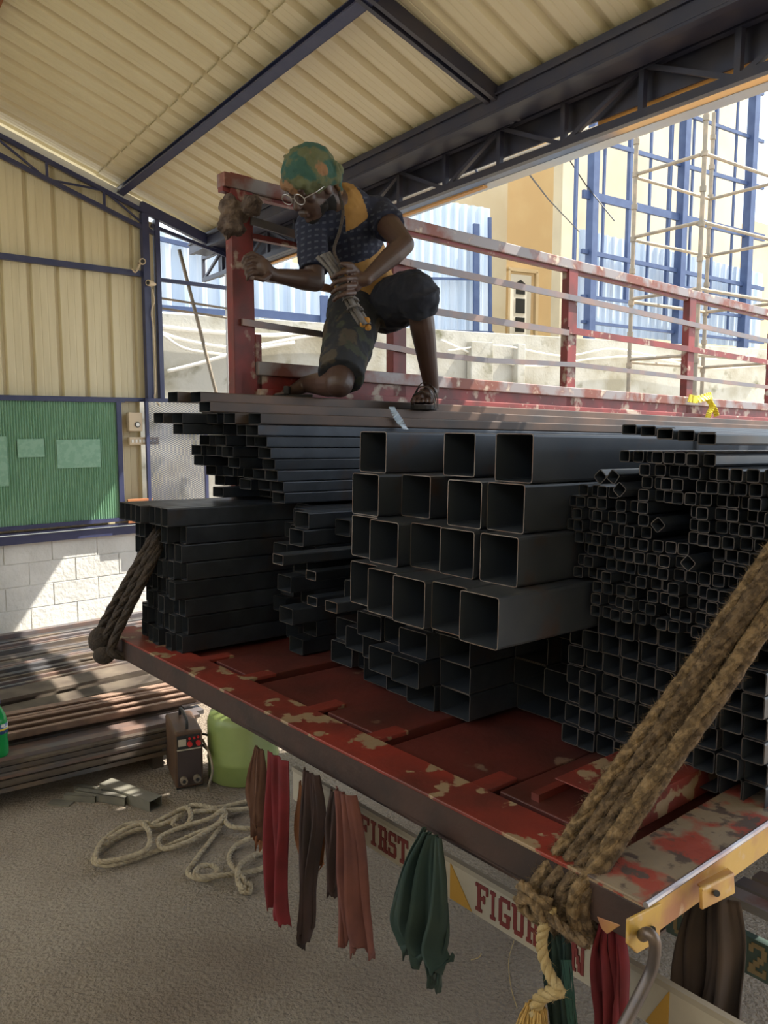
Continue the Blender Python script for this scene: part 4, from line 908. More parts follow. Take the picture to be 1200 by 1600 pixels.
# green bottle at the left edge on the stock pile
bp = P3(0, .36, 0); bp = onz(-1, 1180, .243); bb = empty('soda_bottle', bp, 'green plastic soda bottle with a blue cap at the left edge of the photo', 'bottle')
M['bottle'] = mat('green_bottle', (.02, .42, .12), rough=.12, trans=.35); M['bluecap'] = mat('blue_cap', (.02, .05, .35), rough=.4)
pr = [(.004, 0), (.036, .0), (.042, .012), (.042, .06), (.039, .085), (.042, .11), (.042, .165), (.036, .195), (.022, .225), (.014, .242), (.014, .255)]
MB().tube([bp + ZV * z for r, z in pr], [r for r, z in pr], 24).build('bottle_body', M['bottle'], bb, smooth=True)
MB().tube([bp + ZV * z for z in (.112, .160)], .0428, 24).build('label_band', mat('bottle_label', (.03, .10, .30), (.75, .80, .75), 40, .5, .6, rough=.4), bb, smooth=True)
MB().tube([bp + ZV * z for z in (.128, .136)], .0432, 24).build('yellow_strip', M['ribbon'], bb, smooth=True)
MB().tube([bp + ZV * .250, bp + ZV * .272], .016, 18).build('bottle_cap', M['bluecap'], bb)

# ------------------------------------------------------------------ rope on the floor
fr = empty('floor_rope', onz(280, 1330, 0), 'long grey twisted rope lying in loose coils on the concrete floor', 'rope')
def frope(pts, lab, nm='rope_run', seed=0):
    P = []
    rq = random.Random(seed)
    for i, q in enumerate(pts):
        z = .016 + (q[2] if len(q) > 2 else 0); P.append(onz(q[0], q[1], z))
    mb = MB(); rope(mb, catmull(P, 10), .0108, twist=6, seed=seed); mb.build(nm, M['ropefloor'], fr, smooth=True)
frope([(395, 1250), (340, 1262), (300, 1262, .01), (262, 1285, .02), (205, 1300), (160, 1325), (146, 1345), (170, 1352), (215, 1340), (262, 1322), (300, 1305, .02), (345, 1285, .02), (338, 1265, .03), (300, 1258, .03), (285, 1272, .02), (270, 1287, .02), (286, 1292), (298, 1278, .04), (292, 1262, .045), (268, 1272, .03), (235, 1290, .02)], '', seed=1)
frope([(235, 1290), (228, 1285, .02), (195, 1290, .02), (160, 1315, .02), (150, 1340, .02), (168, 1346, .02), (225, 1330, .02), (234, 1305, .04), (222, 1288, .045), (195, 1296, .04), (168, 1312, .03)], '', 'rope_loop', 2)
frope([(350, 1262, .03), (342, 1285, .02), (300, 1312, .02), (258, 1326, .02), (248, 1310, .02), (280, 1294, .02), (325, 1280, .03), (345, 1268, .04), (352, 1275, .02), (335, 1305), (305, 1345), (294, 1365), (320, 1374), (340, 1362, .02), (330, 1352, .02), (310, 1356, .03), (308, 1370, .04), (345, 1368, .02), (400, 1360), (430, 1345)], '', 'rope_loop', 3)
frope([(380, 1264), (352, 1270, .01), (358, 1290, .02), (395, 1295, .01), (425, 1292), (400, 1305, .02), (368, 1322), (358, 1345), (378, 1370, .02), (384, 1388), (376, 1392), (392, 1392, .01)], '', 'rope_loop', 4)
frope([(430, 1325), (400, 1335), (375, 1352, .03), (372, 1378, .02), (384, 1390, .02)], '', 'rope_end', 5)
frope([(440, 1258), (400, 1262), (355, 1266, .02), (300, 1268, .05)], '', 'rope_run', 6)
# knot end of it
mb = MB(); c = onz(384, 1388, .02); rope(mb, catmull([c + Vc((.02 * math.cos(a), .02 * math.sin(a), .012 * math.sin(2 * a))) for a in [i * .7 for i in range(11)]], 6), .009, seed=9); mb.build('end_knot', M['ropefloor'], fr, smooth=True)
# thin straw on floor
tag(MB().tube(catmull([onz(x, y, .004) for x, y in ((803, 1470), (795, 1500), (798, 1540), (808, 1575))], 6), .0015, 5).build('straw', M['ropetan'], smooth=True), 'long thin pale straw lying on the floor under the truck', 'straw')
tag(MB().tube(catmull([onz(x, y, .004) for x, y in ((736, 1500), (748, 1496), (752, 1490))], 6), .0018, 5).build('straw', M['ropetan'], smooth=True), 'short curled pale straw on the floor near the dark green cloth', 'straw')

# ------------------------------------------------------------------ lashing rope at the right
lr = empty('lashing_rope', T(.1, -.05, 0), 'thick hairy jute lashing rope running over the load to the tail beam', 'rope')
M['rope_lit'] = mat('jute_rope_lit', (.13, .085, .045), (.30, .20, .105), 70, .42, .6, rough=.95, bump=.8, bscale=120)  # paler copy paints the lit look onto outer strands and knot
tops = [(1196, 872), (1200, 892), (1206, 912), (1212, 934)]; bots = [(836, 1384), (856, 1392), (878, 1397), (898, 1400)]
for i, (tq, bq) in enumerate(zip(tops, bots)):
    a_ = sp(tq[0], tq[1], v=.40 - .02 * (i % 2)); b_ = sp(bq[0], bq[1], v=-.018); up_ = (a_ - b_).normalized()
    far = a_ + up_ * .35
    far2 = T(-.10 - .01 * i, .62, .80)
    edge_in = b_ + up_ * .02
    P = [far, a_.lerp(b_, .0), a_.lerp(b_, .33) + U * (.004 * ((i * 7) % 3 - 1)), a_.lerp(b_, .66) + V * (.005 * ((i * 5) % 3 - 1)), b_ + up_ * .03, b_, b_ - ZV * .045 + V * .002, b_ - ZV * .085 + V * .03, b_ - ZV * .09 + V * .09]
    mb = MB(); rope(mb, catmull(P, 10), .0140, twist=15, strands=4, fuzz=1, seed=30 + i, phase=i * .9, n=7, off=.42, fuzzn=7); mb.build('rope_strand', M['rope_lit'] if i in (0, 3) else M['rope'], lr, smooth=True)
    if i < 4:
        P2 = [p + V * .012 - U * .012 for p in P]; mb = MB(); rope(mb, catmull(P2, 10), .0125, twist=15, strands=4, off=.42, fuzz=1, fuzzn=3, seed=40 + i, phase=2, n=6); mb.build('rope_strand', M['rope'], lr, smooth=True)
kc = sp(846, 1412, v=-.05); mb = MB()
rope(mb, catmull([kc + U * .045 + ZV * .012, kc + U * .02 + ZV * .022 - V * .015, kc - U * .015 + ZV * .0 - V * .02, kc - U * .02 - ZV * .02, kc + U * .015 - ZV * .024 - V * .008, kc + U * .035 - ZV * .004 - V * .018, kc + U * .01 + ZV * .016 - V * .026, kc - U * .03 + ZV * .01], 8), .0115, fuzz=.9, seed=50); mb.build('knot', M['rope_lit'], lr, smooth=True)
mb = MB(); rope(mb, catmull([kc + U * .03 + ZV * .01, kc - U * .05 - ZV * .012 - V * .012, kc - U * .11 - ZV * .02 - V * .004], 8), .010, fuzz=.9, seed=51); mb.build('rope_turn', M['rope'], lr, smooth=True)
tl = [sp(*q, v=-.055) for q in ((862, 1420), (852, 1440), (846, 1470), (850, 1500), (862, 1528), (874, 1545), (872, 1556))]
mb = MB(); rope(mb, catmull(tl, 10), .0105, twist=5, fuzz=.9, seed=52); mb.build('hanging_tail', M['ropetan'], lr, smooth=True)
tl2 = [sp(*q, v=-.06) for q in ((876, 1548), (858, 1552), (842, 1562), (835, 1585))]
mb = MB(); rope(mb, catmull(tl2, 10), .0125, twist=5, fuzz=.9, seed=53); mb.build('tail_knot', M['ropetan'], lr, smooth=True)
c = sp(838, 1572, v=-.06); mb = MB(); rr = random.Random(8)
for k in range(150):
    a_ = rr.uniform(-.022, .022); L = rr.uniform(.06, .13); s0 = c + U * a_ * .8 + V * rr.uniform(-.012, .012); e_ = s0 - ZV * L + U * (a_ * .9 + rr.uniform(-.01, .02)) + V * rr.uniform(-.01, .01)
    mb.tube(catmull([s0, s0.lerp(e_, .5) + U * rr.uniform(-.006, .006), e_], 4), .0011, 4)
mb.build('frayed_end', mat('frayed_jute', (.60, .38, .12), (.45, .28, .10), 40, rough=.9), lr)
# old rope at the far left corner
lo = empty('corner_rope', T(TW, -.03, 0), 'dark rope drawn tight from the left steel block down to the truck corner', 'rope')
for i in range(3):
    a_ = sp(232 + i * 6, 852 + i * 6, v=.06 - .01 * (i % 2)); b_ = sp(152 + i * 13, 992 + i * 4, v=-.03)
    a0_ = T(2.125 + .012 * i, .22, .43)
    mb = MB(); rope(mb, catmull([a0_, a_, b_, b_ - ZV * .05, b_ - ZV * .07 + V * .05], 10), .018, twist=15, strands=4, off=.42, fuzz=.35, seed=60 + i, phase=i); mb.build('rope_strand', M['ropedark'], lo, smooth=True)
mb = MB(); c = sp(157, 1000, v=-.04); mb.ball(c, (.045, .035, .05)); mb.ball(c - ZV * .05 - U * .03, (.04, .035, .035)); o = mb.build('knot', M['ropedark'], lo, smooth=True)

# ------------------------------------------------------------------ cloths hanging from the tail
def cloth(name, lab, m, rows, v_, folds=3, amp=.012, seed=1, ragged=.02, m2=None, cols=36, closed=False, par=None):
    rr = random.Random(seed); mb = MB(); n = cols; R = []
    pts = []
    for (x, y, w_) in rows:
        s_ = sol(x, y, v=v_); k_ = s_['t'] / F / abs(U.dot(XV) ** 1); pts.append((s_['u'], s_['h'], w_ * s_['t'] / F * 1.18))
    # refine
    PV = catmull([Vc(p) for p in pts], 7); m_ = len(PV)
    ph = [rr.uniform(0, 6.28) for _ in range(4)]
    for i, p in enumerate(PV):
        f = i / (m_ - 1)
        for j in range(n + 1):
            g = j / n - .5
            dv = amp * (math.sin(2 * math.pi * folds * g + ph[0] + f * 1.6) + .5 * math.sin(2 * math.pi * folds * 2.3 * g + ph[1] - f * 2) + .3 * math.sin(2 * math.pi * folds * 4.1 * g + ph[2])) * (.35 + .65 * min(1, f * 2))
            dv -= (.25 - g * g) * p.z * .45
            hh = p.y
            if i == m_ - 1: hh += ragged * (math.sin(g * 17 + ph[3]) + rr.uniform(-.6, .6))
            elif i > m_ - 5: hh += ragged * math.sin(g * 17 + ph[3]) * (i - m_ + 5) / 5
            mb.v.append(T(p.x - g * p.z + .004 * math.sin(f * 9 + g * 5), v_ + dv, hh))
    for i in range(m_ - 1):
        for j in range(n):
            a_ = i * (n + 1) + j; mb.f.append((a_, a_ + 1, a_ + n + 2, a_ + n + 1)); mb.mi.append(0)
    o = mb.build(name, m, par, smooth=True); sm = o.modifiers.new('solid', 'SOLIDIFY'); sm.thickness = .0025
    if lab: tag(o, lab, 'cloth')
    return o
M['cred'] = mat('red_cloth', (.19, .018, .025), (.13, .016, .02), 12, rough=.9, trans=.12); M['cbrown'] = mat('sheer_brown_cloth', (.13, .06, .04), (.20, .10, .07), 10, rough=.9, trans=.25)
M['cpink'] = mat('dusty_red_cloth', (.20, .075, .06), (.13, .05, .045), 10, rough=.9, trans=.12); M['cgreen'] = mat('dark_green_cloth', (.022, .045, .04), (.035, .055, .045), 7, rough=.9, trans=.08)
M['cdark'] = mat('dark_brown_cloth', (.075, .05, .038), (.05, .036, .03), 7, rough=.9, trans=.05); M['cdark2'] = mat('blackish_cloth', (.05, .026, .024), (.03, .02, .02), 10, rough=.9, trans=.1)
M['clace'] = mat('orange_lace', (.42, .19, .10), (.30, .12, .06), 15, rough=.9, trans=.35)
VC = -.02
cloth('hanging_cloth', 'ragged brown lace cloth at the left end of the cloths under the tail', M['cbrown'], [(406, 1168, 24), (404, 1200, 30), (402, 1240, 34), (404, 1268, 26), (402, 1290, 12)], VC - .005, 4, .010, 2, .03)
cloth('lace_cloth', 'orange see-through lace scrap behind the ragged brown cloth', M['clace'], [(410, 1250, 36), (408, 1280, 38), (408, 1300, 30), (405, 1312, 10)], VC + .03, 3, .008, 3, .02)
cloth('hanging_cloth', 'long straight red cloth reaching lowest of the left cloths', M['cred'], [(437, 1180, 50), (437, 1250, 50), (437, 1330, 52), (436, 1400, 54), (438, 1432, 54)], VC - .008, 1, .016, 4, .008)
cloth('hanging_cloth', 'dark sheer brown cloth hanging right of the straight red one', M['cdark2'], [(486, 1205, 36), (488, 1260, 44), (484, 1320, 34), (482, 1380, 24), (481, 1430, 24), (476, 1462, 12)], VC - .006, 3, .012, 5, .03)
cloth('lace_cloth', 'orange see-through cloth bulging behind the dark sheer brown one', M['clace'], [(484, 1230, 50), (484, 1290, 58), (488, 1335, 50), (492, 1352, 20)], VC + .03, 3, .010, 6, .01)
cloth('hanging_cloth', 'dark narrow cloth end beside the dusty red cloth in the middle', M['cdark2'], [(530, 1238, 40), (524, 1290, 30), (522, 1340, 18), (520, 1395, 6)], VC - .004, 2, .010, 7, .01)
cloth('hanging_cloth', 'dusty red cloth widening downward in the middle of the tail', M['cpink'], [(538, 1236, 42), (546, 1300, 32), (550, 1380, 42), (556, 1440, 50), (560, 1478, 50)], VC - .012, 2, .016, 8, .015)
cloth('hanging_cloth', 'large dark green cloth with two points covering the board lettering', M['cgreen'], [(676, 1300, 40), (666, 1350, 72), (658, 1410, 92), (652, 1450, 100), (660, 1478, 86), (668, 1490, 68)], VC - .012, 3, .018, 9, .03)
cloth('hanging_cloth', 'lower dark green cloth point hanging beneath the large green cloth', M['cgreen'], [(684, 1400, 48), (684, 1460, 40), (682, 1510, 30), (680, 1540, 14)], VC + .002, 2, .01, 10, .01)
cloth('hanging_cloth', 'dark green cloth and twine behind the frayed rope end', M['cgreen'], [(868, 1420, 30), (872, 1470, 34), (872, 1530, 40), (880, 1610, 44), (884, 1680, 40)], .01, 3, .012, 11, .02)
cloth('hanging_cloth', 'maroon cloth hanging under the near corner left of the latch rod', M['cred'], [(954, 1440, 44), (952, 1490, 52), (954, 1550, 54), (958, 1620, 60), (958, 1700, 56)], .03, 3, .016, 12, .02)
cloth('hanging_cloth', 'big dark brown cloth hanging right of the latch rod', M['cdark'], [(1116, 1392, 70), (1112, 1450, 84), (1106, 1520, 96), (1100, 1590, 104), (1098, 1700, 108)], .28, 2, .02, 13, .02)
mb = MB()
for k in range(26):
    x0 = 878 + rr.uniform(0, 14); a_ = [sp(x0 + i * 2.2 + rr.uniform(-1.5, 1.5), 1500 + i * 22, v=-.012) for i in range(7)]; mb.tube(catmull(a_, 3), .0009, 4)
tag(mb.build('green_twine', mat('green_twine', (.025, .075, .06), rough=.6)), 'bunch of thin green twine hanging beside the frayed rope end', 'twine')

# ------------------------------------------------------------------ the man
foot_h = .859
fv = sol(661, 634, u=1.78)['v']; FZ = T(1.78, fv, foot_h)          # ball of the front foot on the top stack
kn_h = .898
pr_ = empty('person', FZ, 'person in camouflage head cloth and navy-yellow shirt kneeling on the top stack of tubes', 'person')
VX = .0055
def remesh(mb, name, mats, parent, voxel=VX, smooth=3, disp=0, dscale=.05, faces=None, org=None):
    o = mb.build(name + '_raw', mats[0], None, origin=(0, 0, 0)); m = o.modifiers.new('r', 'REMESH'); m.mode = 'VOXEL'; m.voxel_size = voxel
    if disp:
        tx = bpy.data.textures.new(name, 'CLOUDS'); tx.noise_scale = dscale; dm = o.modifiers.new('d', 'DISPLACE'); dm.texture = tx; dm.strength = disp; dm.mid_level = .5
    if smooth: sm = o.modifiers.new('s', 'SMOOTH'); sm.iterations = smooth; sm.factor = .5
    bpy.context.view_layer.update(); dg = bpy.context.evaluated_depsgraph_get(); me = bpy.data.meshes.new_from_object(o.evaluated_get(dg)); bpy.data.objects.remove(o)
    w_ = world(parent); me.transform(Matrix.Translation(-w_)); me.materials.clear()
    for a in mats: me.materials.append(a)
    me.polygons.foreach_set('use_smooth', [True] * len(me.polygons))
    if faces:
        for p in me.polygons: p.material_index = faces(p.center + w_)
    me.name = name; r = bpy.data.objects.new(name, me); C.objects.link(r); r.parent = parent; return r
J = {}
def j(n, x, y, t): J[n] = pt(x, y, t); return J[n]
j('pelvis', 580, 468, 3.47); j('waist', 562, 425, 3.42); j('chest', 546, 375, 3.28); j('upper', 538, 340, 3.19); j('neck', 527, 322, 3.12); j('head', 487, 290, 3.0)
j('lsh', 592, 334, 3.22); j('lel', 632, 382, 3.02); j('lwr', 572, 436, 2.95)
j('rsh', 486, 354, 3.10); j('rel', 492, 440, 3.04); j('rwr', 428, 430, 2.92)
j('lhip', 600, 480, 3.46); j('lkn', 652, 456, 3.20); J['lan'] = FZ + Vc((.045, .13, .085)); j('lcalf', 660, 510, 3.28)
j('rhip', 556, 480, 3.44); j('rkn', 530, 598, 3.14); j('ran', 478, 600, 3.38)
kz = T(1.9, .8, kn_h).z
J['rkn'].z = kz + .052
hd = J['head']; hf = Vc((-.58, -.52, -.62)).normalized(); hu = Vc((-.22, -.48, .83)); hu = (hu - hf * hu.dot(hf)).normalized(); hr = hf.cross(hu).normalized()
HA = (hr, hf, hu)
def hp(r, f, u): return hd + hr * r + hf * f + hu * u
B = MB()
# head
B.ball(hp(0, -.005, .015), (.074, .093, .098), HA, 24, 16); B.ball(hp(0, .03, -.045), (.058, .062, .070), HA, 20, 14); B.ball(hp(0, .062, -.100), (.026, .022, .020), HA)
B.cap(hp(0, .088, .010), hp(0, .108, -.030), .008, .014, 12); B.ball(hp(0, .104, -.034), (.018, .013, .010), HA)
B.cap(hp(-.035, .082, .026), hp(.035, .082, .026), .011, .011, 10)
for sx in (-1, 1):
    B.ball(hp(.040 * sx, .060, -.015), (.018, .018, .020), HA); B.ball(hp(.074 * sx, -.008, -.012), (.009, .018, .030), HA); B.ball(hp(.030 * sx, .082, .008), (.013, .008, .008), HA)
    B.cap(hp(.045 * sx, .02, -.07), hp(.015 * sx, .058, -.098), .020, .018, 10)
B.cap(hp(-.018, .090, -.062), hp(.018, .090, -.062), .0065, .0065, 8); B.cap(hp(-.015, .087, -.074), hp(.015, .087, -.074), .007, .007, 8)
B.cap(hp(0, -.03, -.05), J['neck'], .052, .058, 16)
# torso
B.cap(J['neck'], J['upper'], .07, .10, 18); B.cap(J['upper'], J['chest'], .115, .118, 18); B.cap(J['chest'], J['waist'], .118, .108, 18); B.cap(J['waist'], J['pelvis'], .108, .115, 18)
B.cap(J['neck'], J['lsh'], .055, .058); B.cap(J['neck'], J['rsh'], .055, .055); B.cap(J['upper'], J['lsh'], .08, .055); B.cap(J['upper'], J['rsh'], .08, .052)
# arms
def limb(a, b, r0, rm, r1, f=.4): m_ = J[a].lerp(J[b], f); B.cap(J[a], m_, r0, rm, 16); B.cap(m_, J[b], rm, r1, 16)
limb('lsh', 'lel', .052, .050, .038); limb('lel', 'lwr', .038, .040, .024, .3); limb('rsh', 'rel', .050, .048, .038); limb('rel', 'rwr', .038, .039, .024, .3)
# legs
limb('lhip', 'lkn', .092, .080, .058); B.ball(J['lkn'], (.056, .058, .056)); B.cap(J['lkn'], J['lcalf'], .050, .052, 16); B.cap(J['lcalf'], J['lan'], .052, .032, 16)
limb('rhip', 'rkn', .092, .078, .056); limb('rkn', 'ran', .052, .054, .034, .35)
# front foot with toes, pointing at the camera
ff = Vc((-.22, -1, 0)).normalized(); fs_ = Vc((ff.y, -ff.x, 0)).normalized()
if fs_.x < 0: fs_ = -fs_
SOLE = .022
def fpnt(f, s_, z): return FZ + ff * f + fs_ * s_ + ZV * (SOLE + z)
B.cap(fpnt(-.17, 0, .035), fpnt(-.06, 0, .04), .032, .034, 14); B.cap(J['lan'], fpnt(-.165, 0, .04), .032, .034); B.cap(J['lan'], fpnt(-.03, 0, .035), .032, .028); B.cap(fpnt(-.05, -.012, .030), fpnt(.01, -.02, .022), .030, .022); B.cap(fpnt(-.05, .014, .028), fpnt(.0, .022, .018), .026, .018)
for k, (s_, L, r) in enumerate(((-.034, .052, .0125), (-.014, .050, .0095), (.003, .044, .009), (.019, .036, .0085), (.033, .026, .008))):
    B.cap(fpnt(.005, s_ * .9, .018), fpnt(L * .7, s_, .020), r, r * .9, 10); B.cap(fpnt(L * .7, s_, .020), fpnt(L, s_ * 1.03, .012), r * .9, r * .85, 10)
# rear foot, toes tucked
ra_ = J['ran']; rt = pt(446, 604, 3.30); rt.z = kz + .018
B.cap(ra_, ra_ + Vc((.01, .05, -.02)), .034, .030); B.cap(ra_, ra_.lerp(rt, .6) - ZV * .006, .034, .028); B.cap(ra_.lerp(rt, .6) - ZV * .006, rt, .028, .020)
for k in range(5): B.cap(rt + Vc((.004 * k, -.030 + .014 * k, 0)), rt + Vc((-.035 + .005 * k, -.034 + .015 * k, -.006)), .010, .008, 8)
# left hand (image right) round the bundle
def P_(x, y, t): return pt(x, y, t)
B.cap(J['lwr'], P_(558, 438, 2.955), .026, .030); B.ball(P_(553, 441, 2.955), (.034, .026, .038)); 
for k, (dx, L) in enumerate(((0, 1), (1, 1.05), (1, 1), (0, .85))):
    y0 = 422 + 11.5 * k
    a = P_(553 + dx, y0 + 1, 2.928); b = P_(540 + dx, y0 + 2, 2.893); c = P_(526 + 14 * (1 - L), y0 + 7, 2.888); d = P_(519 + 16 * (1 - L), y0 + 13, 2.905)
    B.cap(a, b, .0108, .0098, 10); B.cap(b, c, .0098, .0088, 10); B.cap(c, d, .0088, .0075, 10)
B.cap(P_(560, 428, 2.945), P_(548, 414, 2.915), .014, .012, 10); B.cap(P_(548, 414, 2.915), P_(534, 413, 2.895), .012, .010, 10)
# right hand near the post, pinching
B.cap(J['rwr'], P_(415, 423, 2.90), .025, .028); B.ball(P_(412, 419, 2.895), (.032, .024, .034))
for k in range(4):
    a = P_(410 - k * .6, 404 + 8 * k, 2.885 + .004 * k); b = P_(396 - k * .3 - 2, 396 + 10.5 * k, 2.870 + .004 * k); c = P_(383 + k * 1.5, 401 + 10 * k, 2.862 + .004 * k); d = P_(379 + k * 2.5, 410 + 9 * k, 2.868 + .004 * k)
    B.cap(a, b, .0100, .0088, 10); B.cap(b, c, .0088, .0078, 10); B.cap(c, d, .0078, .0068, 10)
B.cap(P_(420, 430, 2.88), P_(411, 437, 2.845), .013, .010, 10); B.cap(P_(411, 437, 2.845), P_(399, 434, 2.83), .010, .008, 10)
M['beard_shade'] = mat('beard_and_neck_shade', (.012, .010, .010), rough=.9)
body = remesh(B, 'body', [M['skin'], M['beard_shade']], pr_, .0038, 3, faces=lambda p: 1 if ((p - hp(0, .045, -.115)).length < .040 or ((p - hp(0, .01, -.075)).length < .075 and (p - hd).dot(hf) < .045 and (p - hd).dot(hu) < -.055)) else 0)  # dark zone is beard plus neck shadow painted under the chin
# shirt
M['navy'] = mat('navy_shirt', (.012, .015, .035), (.018, .022, .045), 20, rough=.9)
def dash_mat():
    m = mat('navy_dashed_shirt', (.012, .015, .035), rough=.9); nt = m.node_tree; nd = nt.nodes; lk = nt.links; b = nd['Principled BSDF']
    g = nd.new('ShaderNodeNewGeometry'); sx = nd.new('ShaderNodeSeparateXYZ'); lk.new(g.outputs['Position'], sx.inputs[0])
    def M2(op, a, b_=None):
        n = nd.new('ShaderNodeMath'); n.operation = op
        for i, x in enumerate((a, b_)):
            if x is None: continue
            if isinstance(x, (int, float)): n.inputs[i].default_value = x
            else: lk.new(x, n.inputs[i])
        return n.outputs[0]
    z = M2('ADD', sx.outputs[2], M2('MULTIPLY', sx.outputs[0], -.25)); a = M2('GREATER_THAN', M2('SINE', M2('MULTIPLY', z, 260)), .55); c = M2('GREATER_THAN', M2('SINE', M2('MULTIPLY', sx.outputs[0], 240)), -.1)
    f = M2('MULTIPLY', a, c); x = nd.new('ShaderNodeMix'); x.data_type = 'RGBA'; x.inputs[6].default_value = (.014, .017, .038, 1); x.inputs[7].default_value = (.055, .062, .09, 1); lk.new(f, x.inputs[0]); lk.new(x.outputs[2], b.inputs['Base Color']); return m
M['dash'] = dash_mat(); M['yshirt'] = mat('yellow_shirt', (.36, .20, .06), (.28, .15, .045), 14, rough=.9)
Sh = MB(); q = .014
hem = J['waist'].lerp(J['pelvis'], .75)
Sh.cap(J['neck'].lerp(J['upper'], .2), J['upper'], .078, .112 + q, 20); Sh.cap(J['upper'], J['chest'], .115 + q, .120 + q, 20); Sh.cap(J['chest'], J['waist'], .120 + q, .112 + q, 20); Sh.tube([J['waist'], hem], [.112 + q, .118 + q], 24)
Sh.cap(J['neck'], J['lsh'], .058, .066, 16); Sh.cap(J['neck'], J['rsh'], .058, .062, 16); Sh.cap(J['upper'], J['lsh'], .09, .066); Sh.cap(J['upper'], J['rsh'], .09, .062)
Sh.tube([J['lsh'], J['lsh'].lerp(J['lel'], .42)], [.068, .066], 18); Sh.tube([J['rsh'], J['rsh'].lerp(J['rel'], .80)], [.064, .058], 18)
axis = (J['neck'] - J['pelvis']).normalized(); AL = (J['neck'] - J['pelvis']).length
def shirt_zone(p):
    f = (p - J['pelvis']).dot(axis) / AL; sx = (p - J['neck']).dot((J['lsh'] - J['rsh']).normalized()); x, y = px_of(p)
    if f > .88 and -.01 < sx < .085 and (p - J['lsh']).length > .075: return 1
    if f < .56 - .3 * sx and (p - J['rsh'].lerp(J['rel'], .5)).length > .13: return 1
    if (p - J['lsh']).length < .10: return 2
    return 0
remesh(Sh, 'shirt', [M['dash'], M['yshirt'], M['navy']], pr_, .005, 4, .016, .045, shirt_zone)
# shorts, one camouflage leg
M['shorts'] = mat('dark_shorts', (.014, .016, .026), (.02, .022, .035), 8, rough=.9); M['camo_leg'] = mat('dark_camo_leg', (.022, .024, .030), (.07, .055, .04), 9, .52, .56, rough=.9, c3=(.045, .05, .038), lo3=.56, hi3=.6, s3=13)
So = MB(); So.cap(J['pelvis'].lerp(J['waist'], .25), J['pelvis'], .118, .130, 20); So.cap(J['pelvis'], J['lhip'], .125, .110, 18); So.cap(J['pelvis'], J['rhip'], .125, .110, 18)
So.tube([J['lhip'], J['lhip'].lerp(J['lkn'], .5), J['lhip'].lerp(J['lkn'], .96), J['lkn'] + (J['lkn'] - J['lhip']) * .045 - ZV * .012, J['lkn'].lerp(J['lcalf'], .38), J['lkn'].lerp(J['lcalf'], .62)], [.118, .106, .092, .088, .078, .072], 22)
So.tube([J['rhip'], J['rhip'].lerp(J['rkn'], .5), J['rhip'].lerp(J['rkn'], .92)], [.120, .106, .093], 22)
So.ball(J['lkn'] - ZV * .002, (.078, .080, .076), nu=20, nv=14)
mid = (J['lhip'] + J['rhip']) / 2; sdv = (J['rhip'].lerp(J['rkn'], .5) - J['lhip'].lerp(J['lkn'], .5)).normalized()
remesh(So, 'shorts', [M['shorts'], M['camo_leg']], pr_, .006, 4, .022, .05, lambda p: 1 if (p - mid).dot(sdv) > .03 and (p - J['lkn']).length > .2 else 0)
# head cloth
M['camo'] = mat('camo_cloth', (.035, .095, .075), (.11, .12, .06), 11, .47, .52, rough=.9, c3=(.26, .14, .07), lo3=.54, hi3=.58, s3=9, bump=.4, bscale=60)
Tb = MB(); Tb.ball(hp(0, -.012, .048), (.094, .112, .098), HA, 24, 16); Tb.cap(hp(-.05, .075, .045), hp(.05, .075, .045), .024, .024); Tb.cap(hp(-.070, .02, .025), hp(-.07, -.06, .0), .024, .028); Tb.cap(hp(.070, .02, .025), hp(.07, -.06, .0), .024, .028)
Tb.cap(hp(-.05, -.095, .01), hp(.05, -.095, .01), .030, .030)
for k in range(5):
    f = -.06 + .03 * k; ut_ = .048 + .094 * math.sqrt(1 - (f / .094) ** 2); Tb.cap(hp(.085, -.07, -.01 + .012 * k), hp(f, .02 - .01 * k, ut_), .012, .009, 8); Tb.cap(hp(-.085, -.07, .0 + .012 * k), hp(-f, .015 - .01 * k, ut_), .012, .009, 8)
kn = hp(.075, -.095, -.005) if hr.x > 0 else hp(-.075, -.095, -.005)
kn = P_(524, 276, 3.04); Tb.ball(kn, (.030, .026, .034)); Tb.cap(kn, P_(531, 300, 3.05), .020, .014); Tb.cap(kn, P_(520, 256, 3.03), .016, .013); Tb.cap(P_(515, 262, 3.02), kn, .022, .02)
hc = remesh(Tb, 'head_cloth', [M['camo']], pr_, .005, 2, .014, .03)
# loose cord of the cloth hanging past the neck
MB().tube(catmull([P_(530, 300, 3.0), P_(536, 330, 2.98), P_(531, 360, 2.96), P_(522, 392, 2.93), P_(534, 418, 2.89)], 8), [.006] * 33, 8).build('neck_cord', M['ropedark'], pr_, smooth=True)
# glasses
M['rim'] = mat('glass_rim', (.45, .43, .42), rough=.3, metal=.6)
gl = MB()
for sx in (-1, 1):
    c = hp(.034 * sx, .108, .002); gl.tube([c + hr * .026 * math.cos(a) + hu * .020 * math.sin(a) for a in [i * math.pi / 10 for i in range(20)]], .0018, 6, closed=True)
    gl.tube([hp(.060 * sx, .106, .006), hp(.082 * sx, .06, .006), hp(.084 * sx, -.01, .004)], .0016, 6)
gl.tube([hp(-.009, .109, .006), hp(.009, .109, .006)], .0016, 6); gl.build('glasses', M['rim'], pr_)
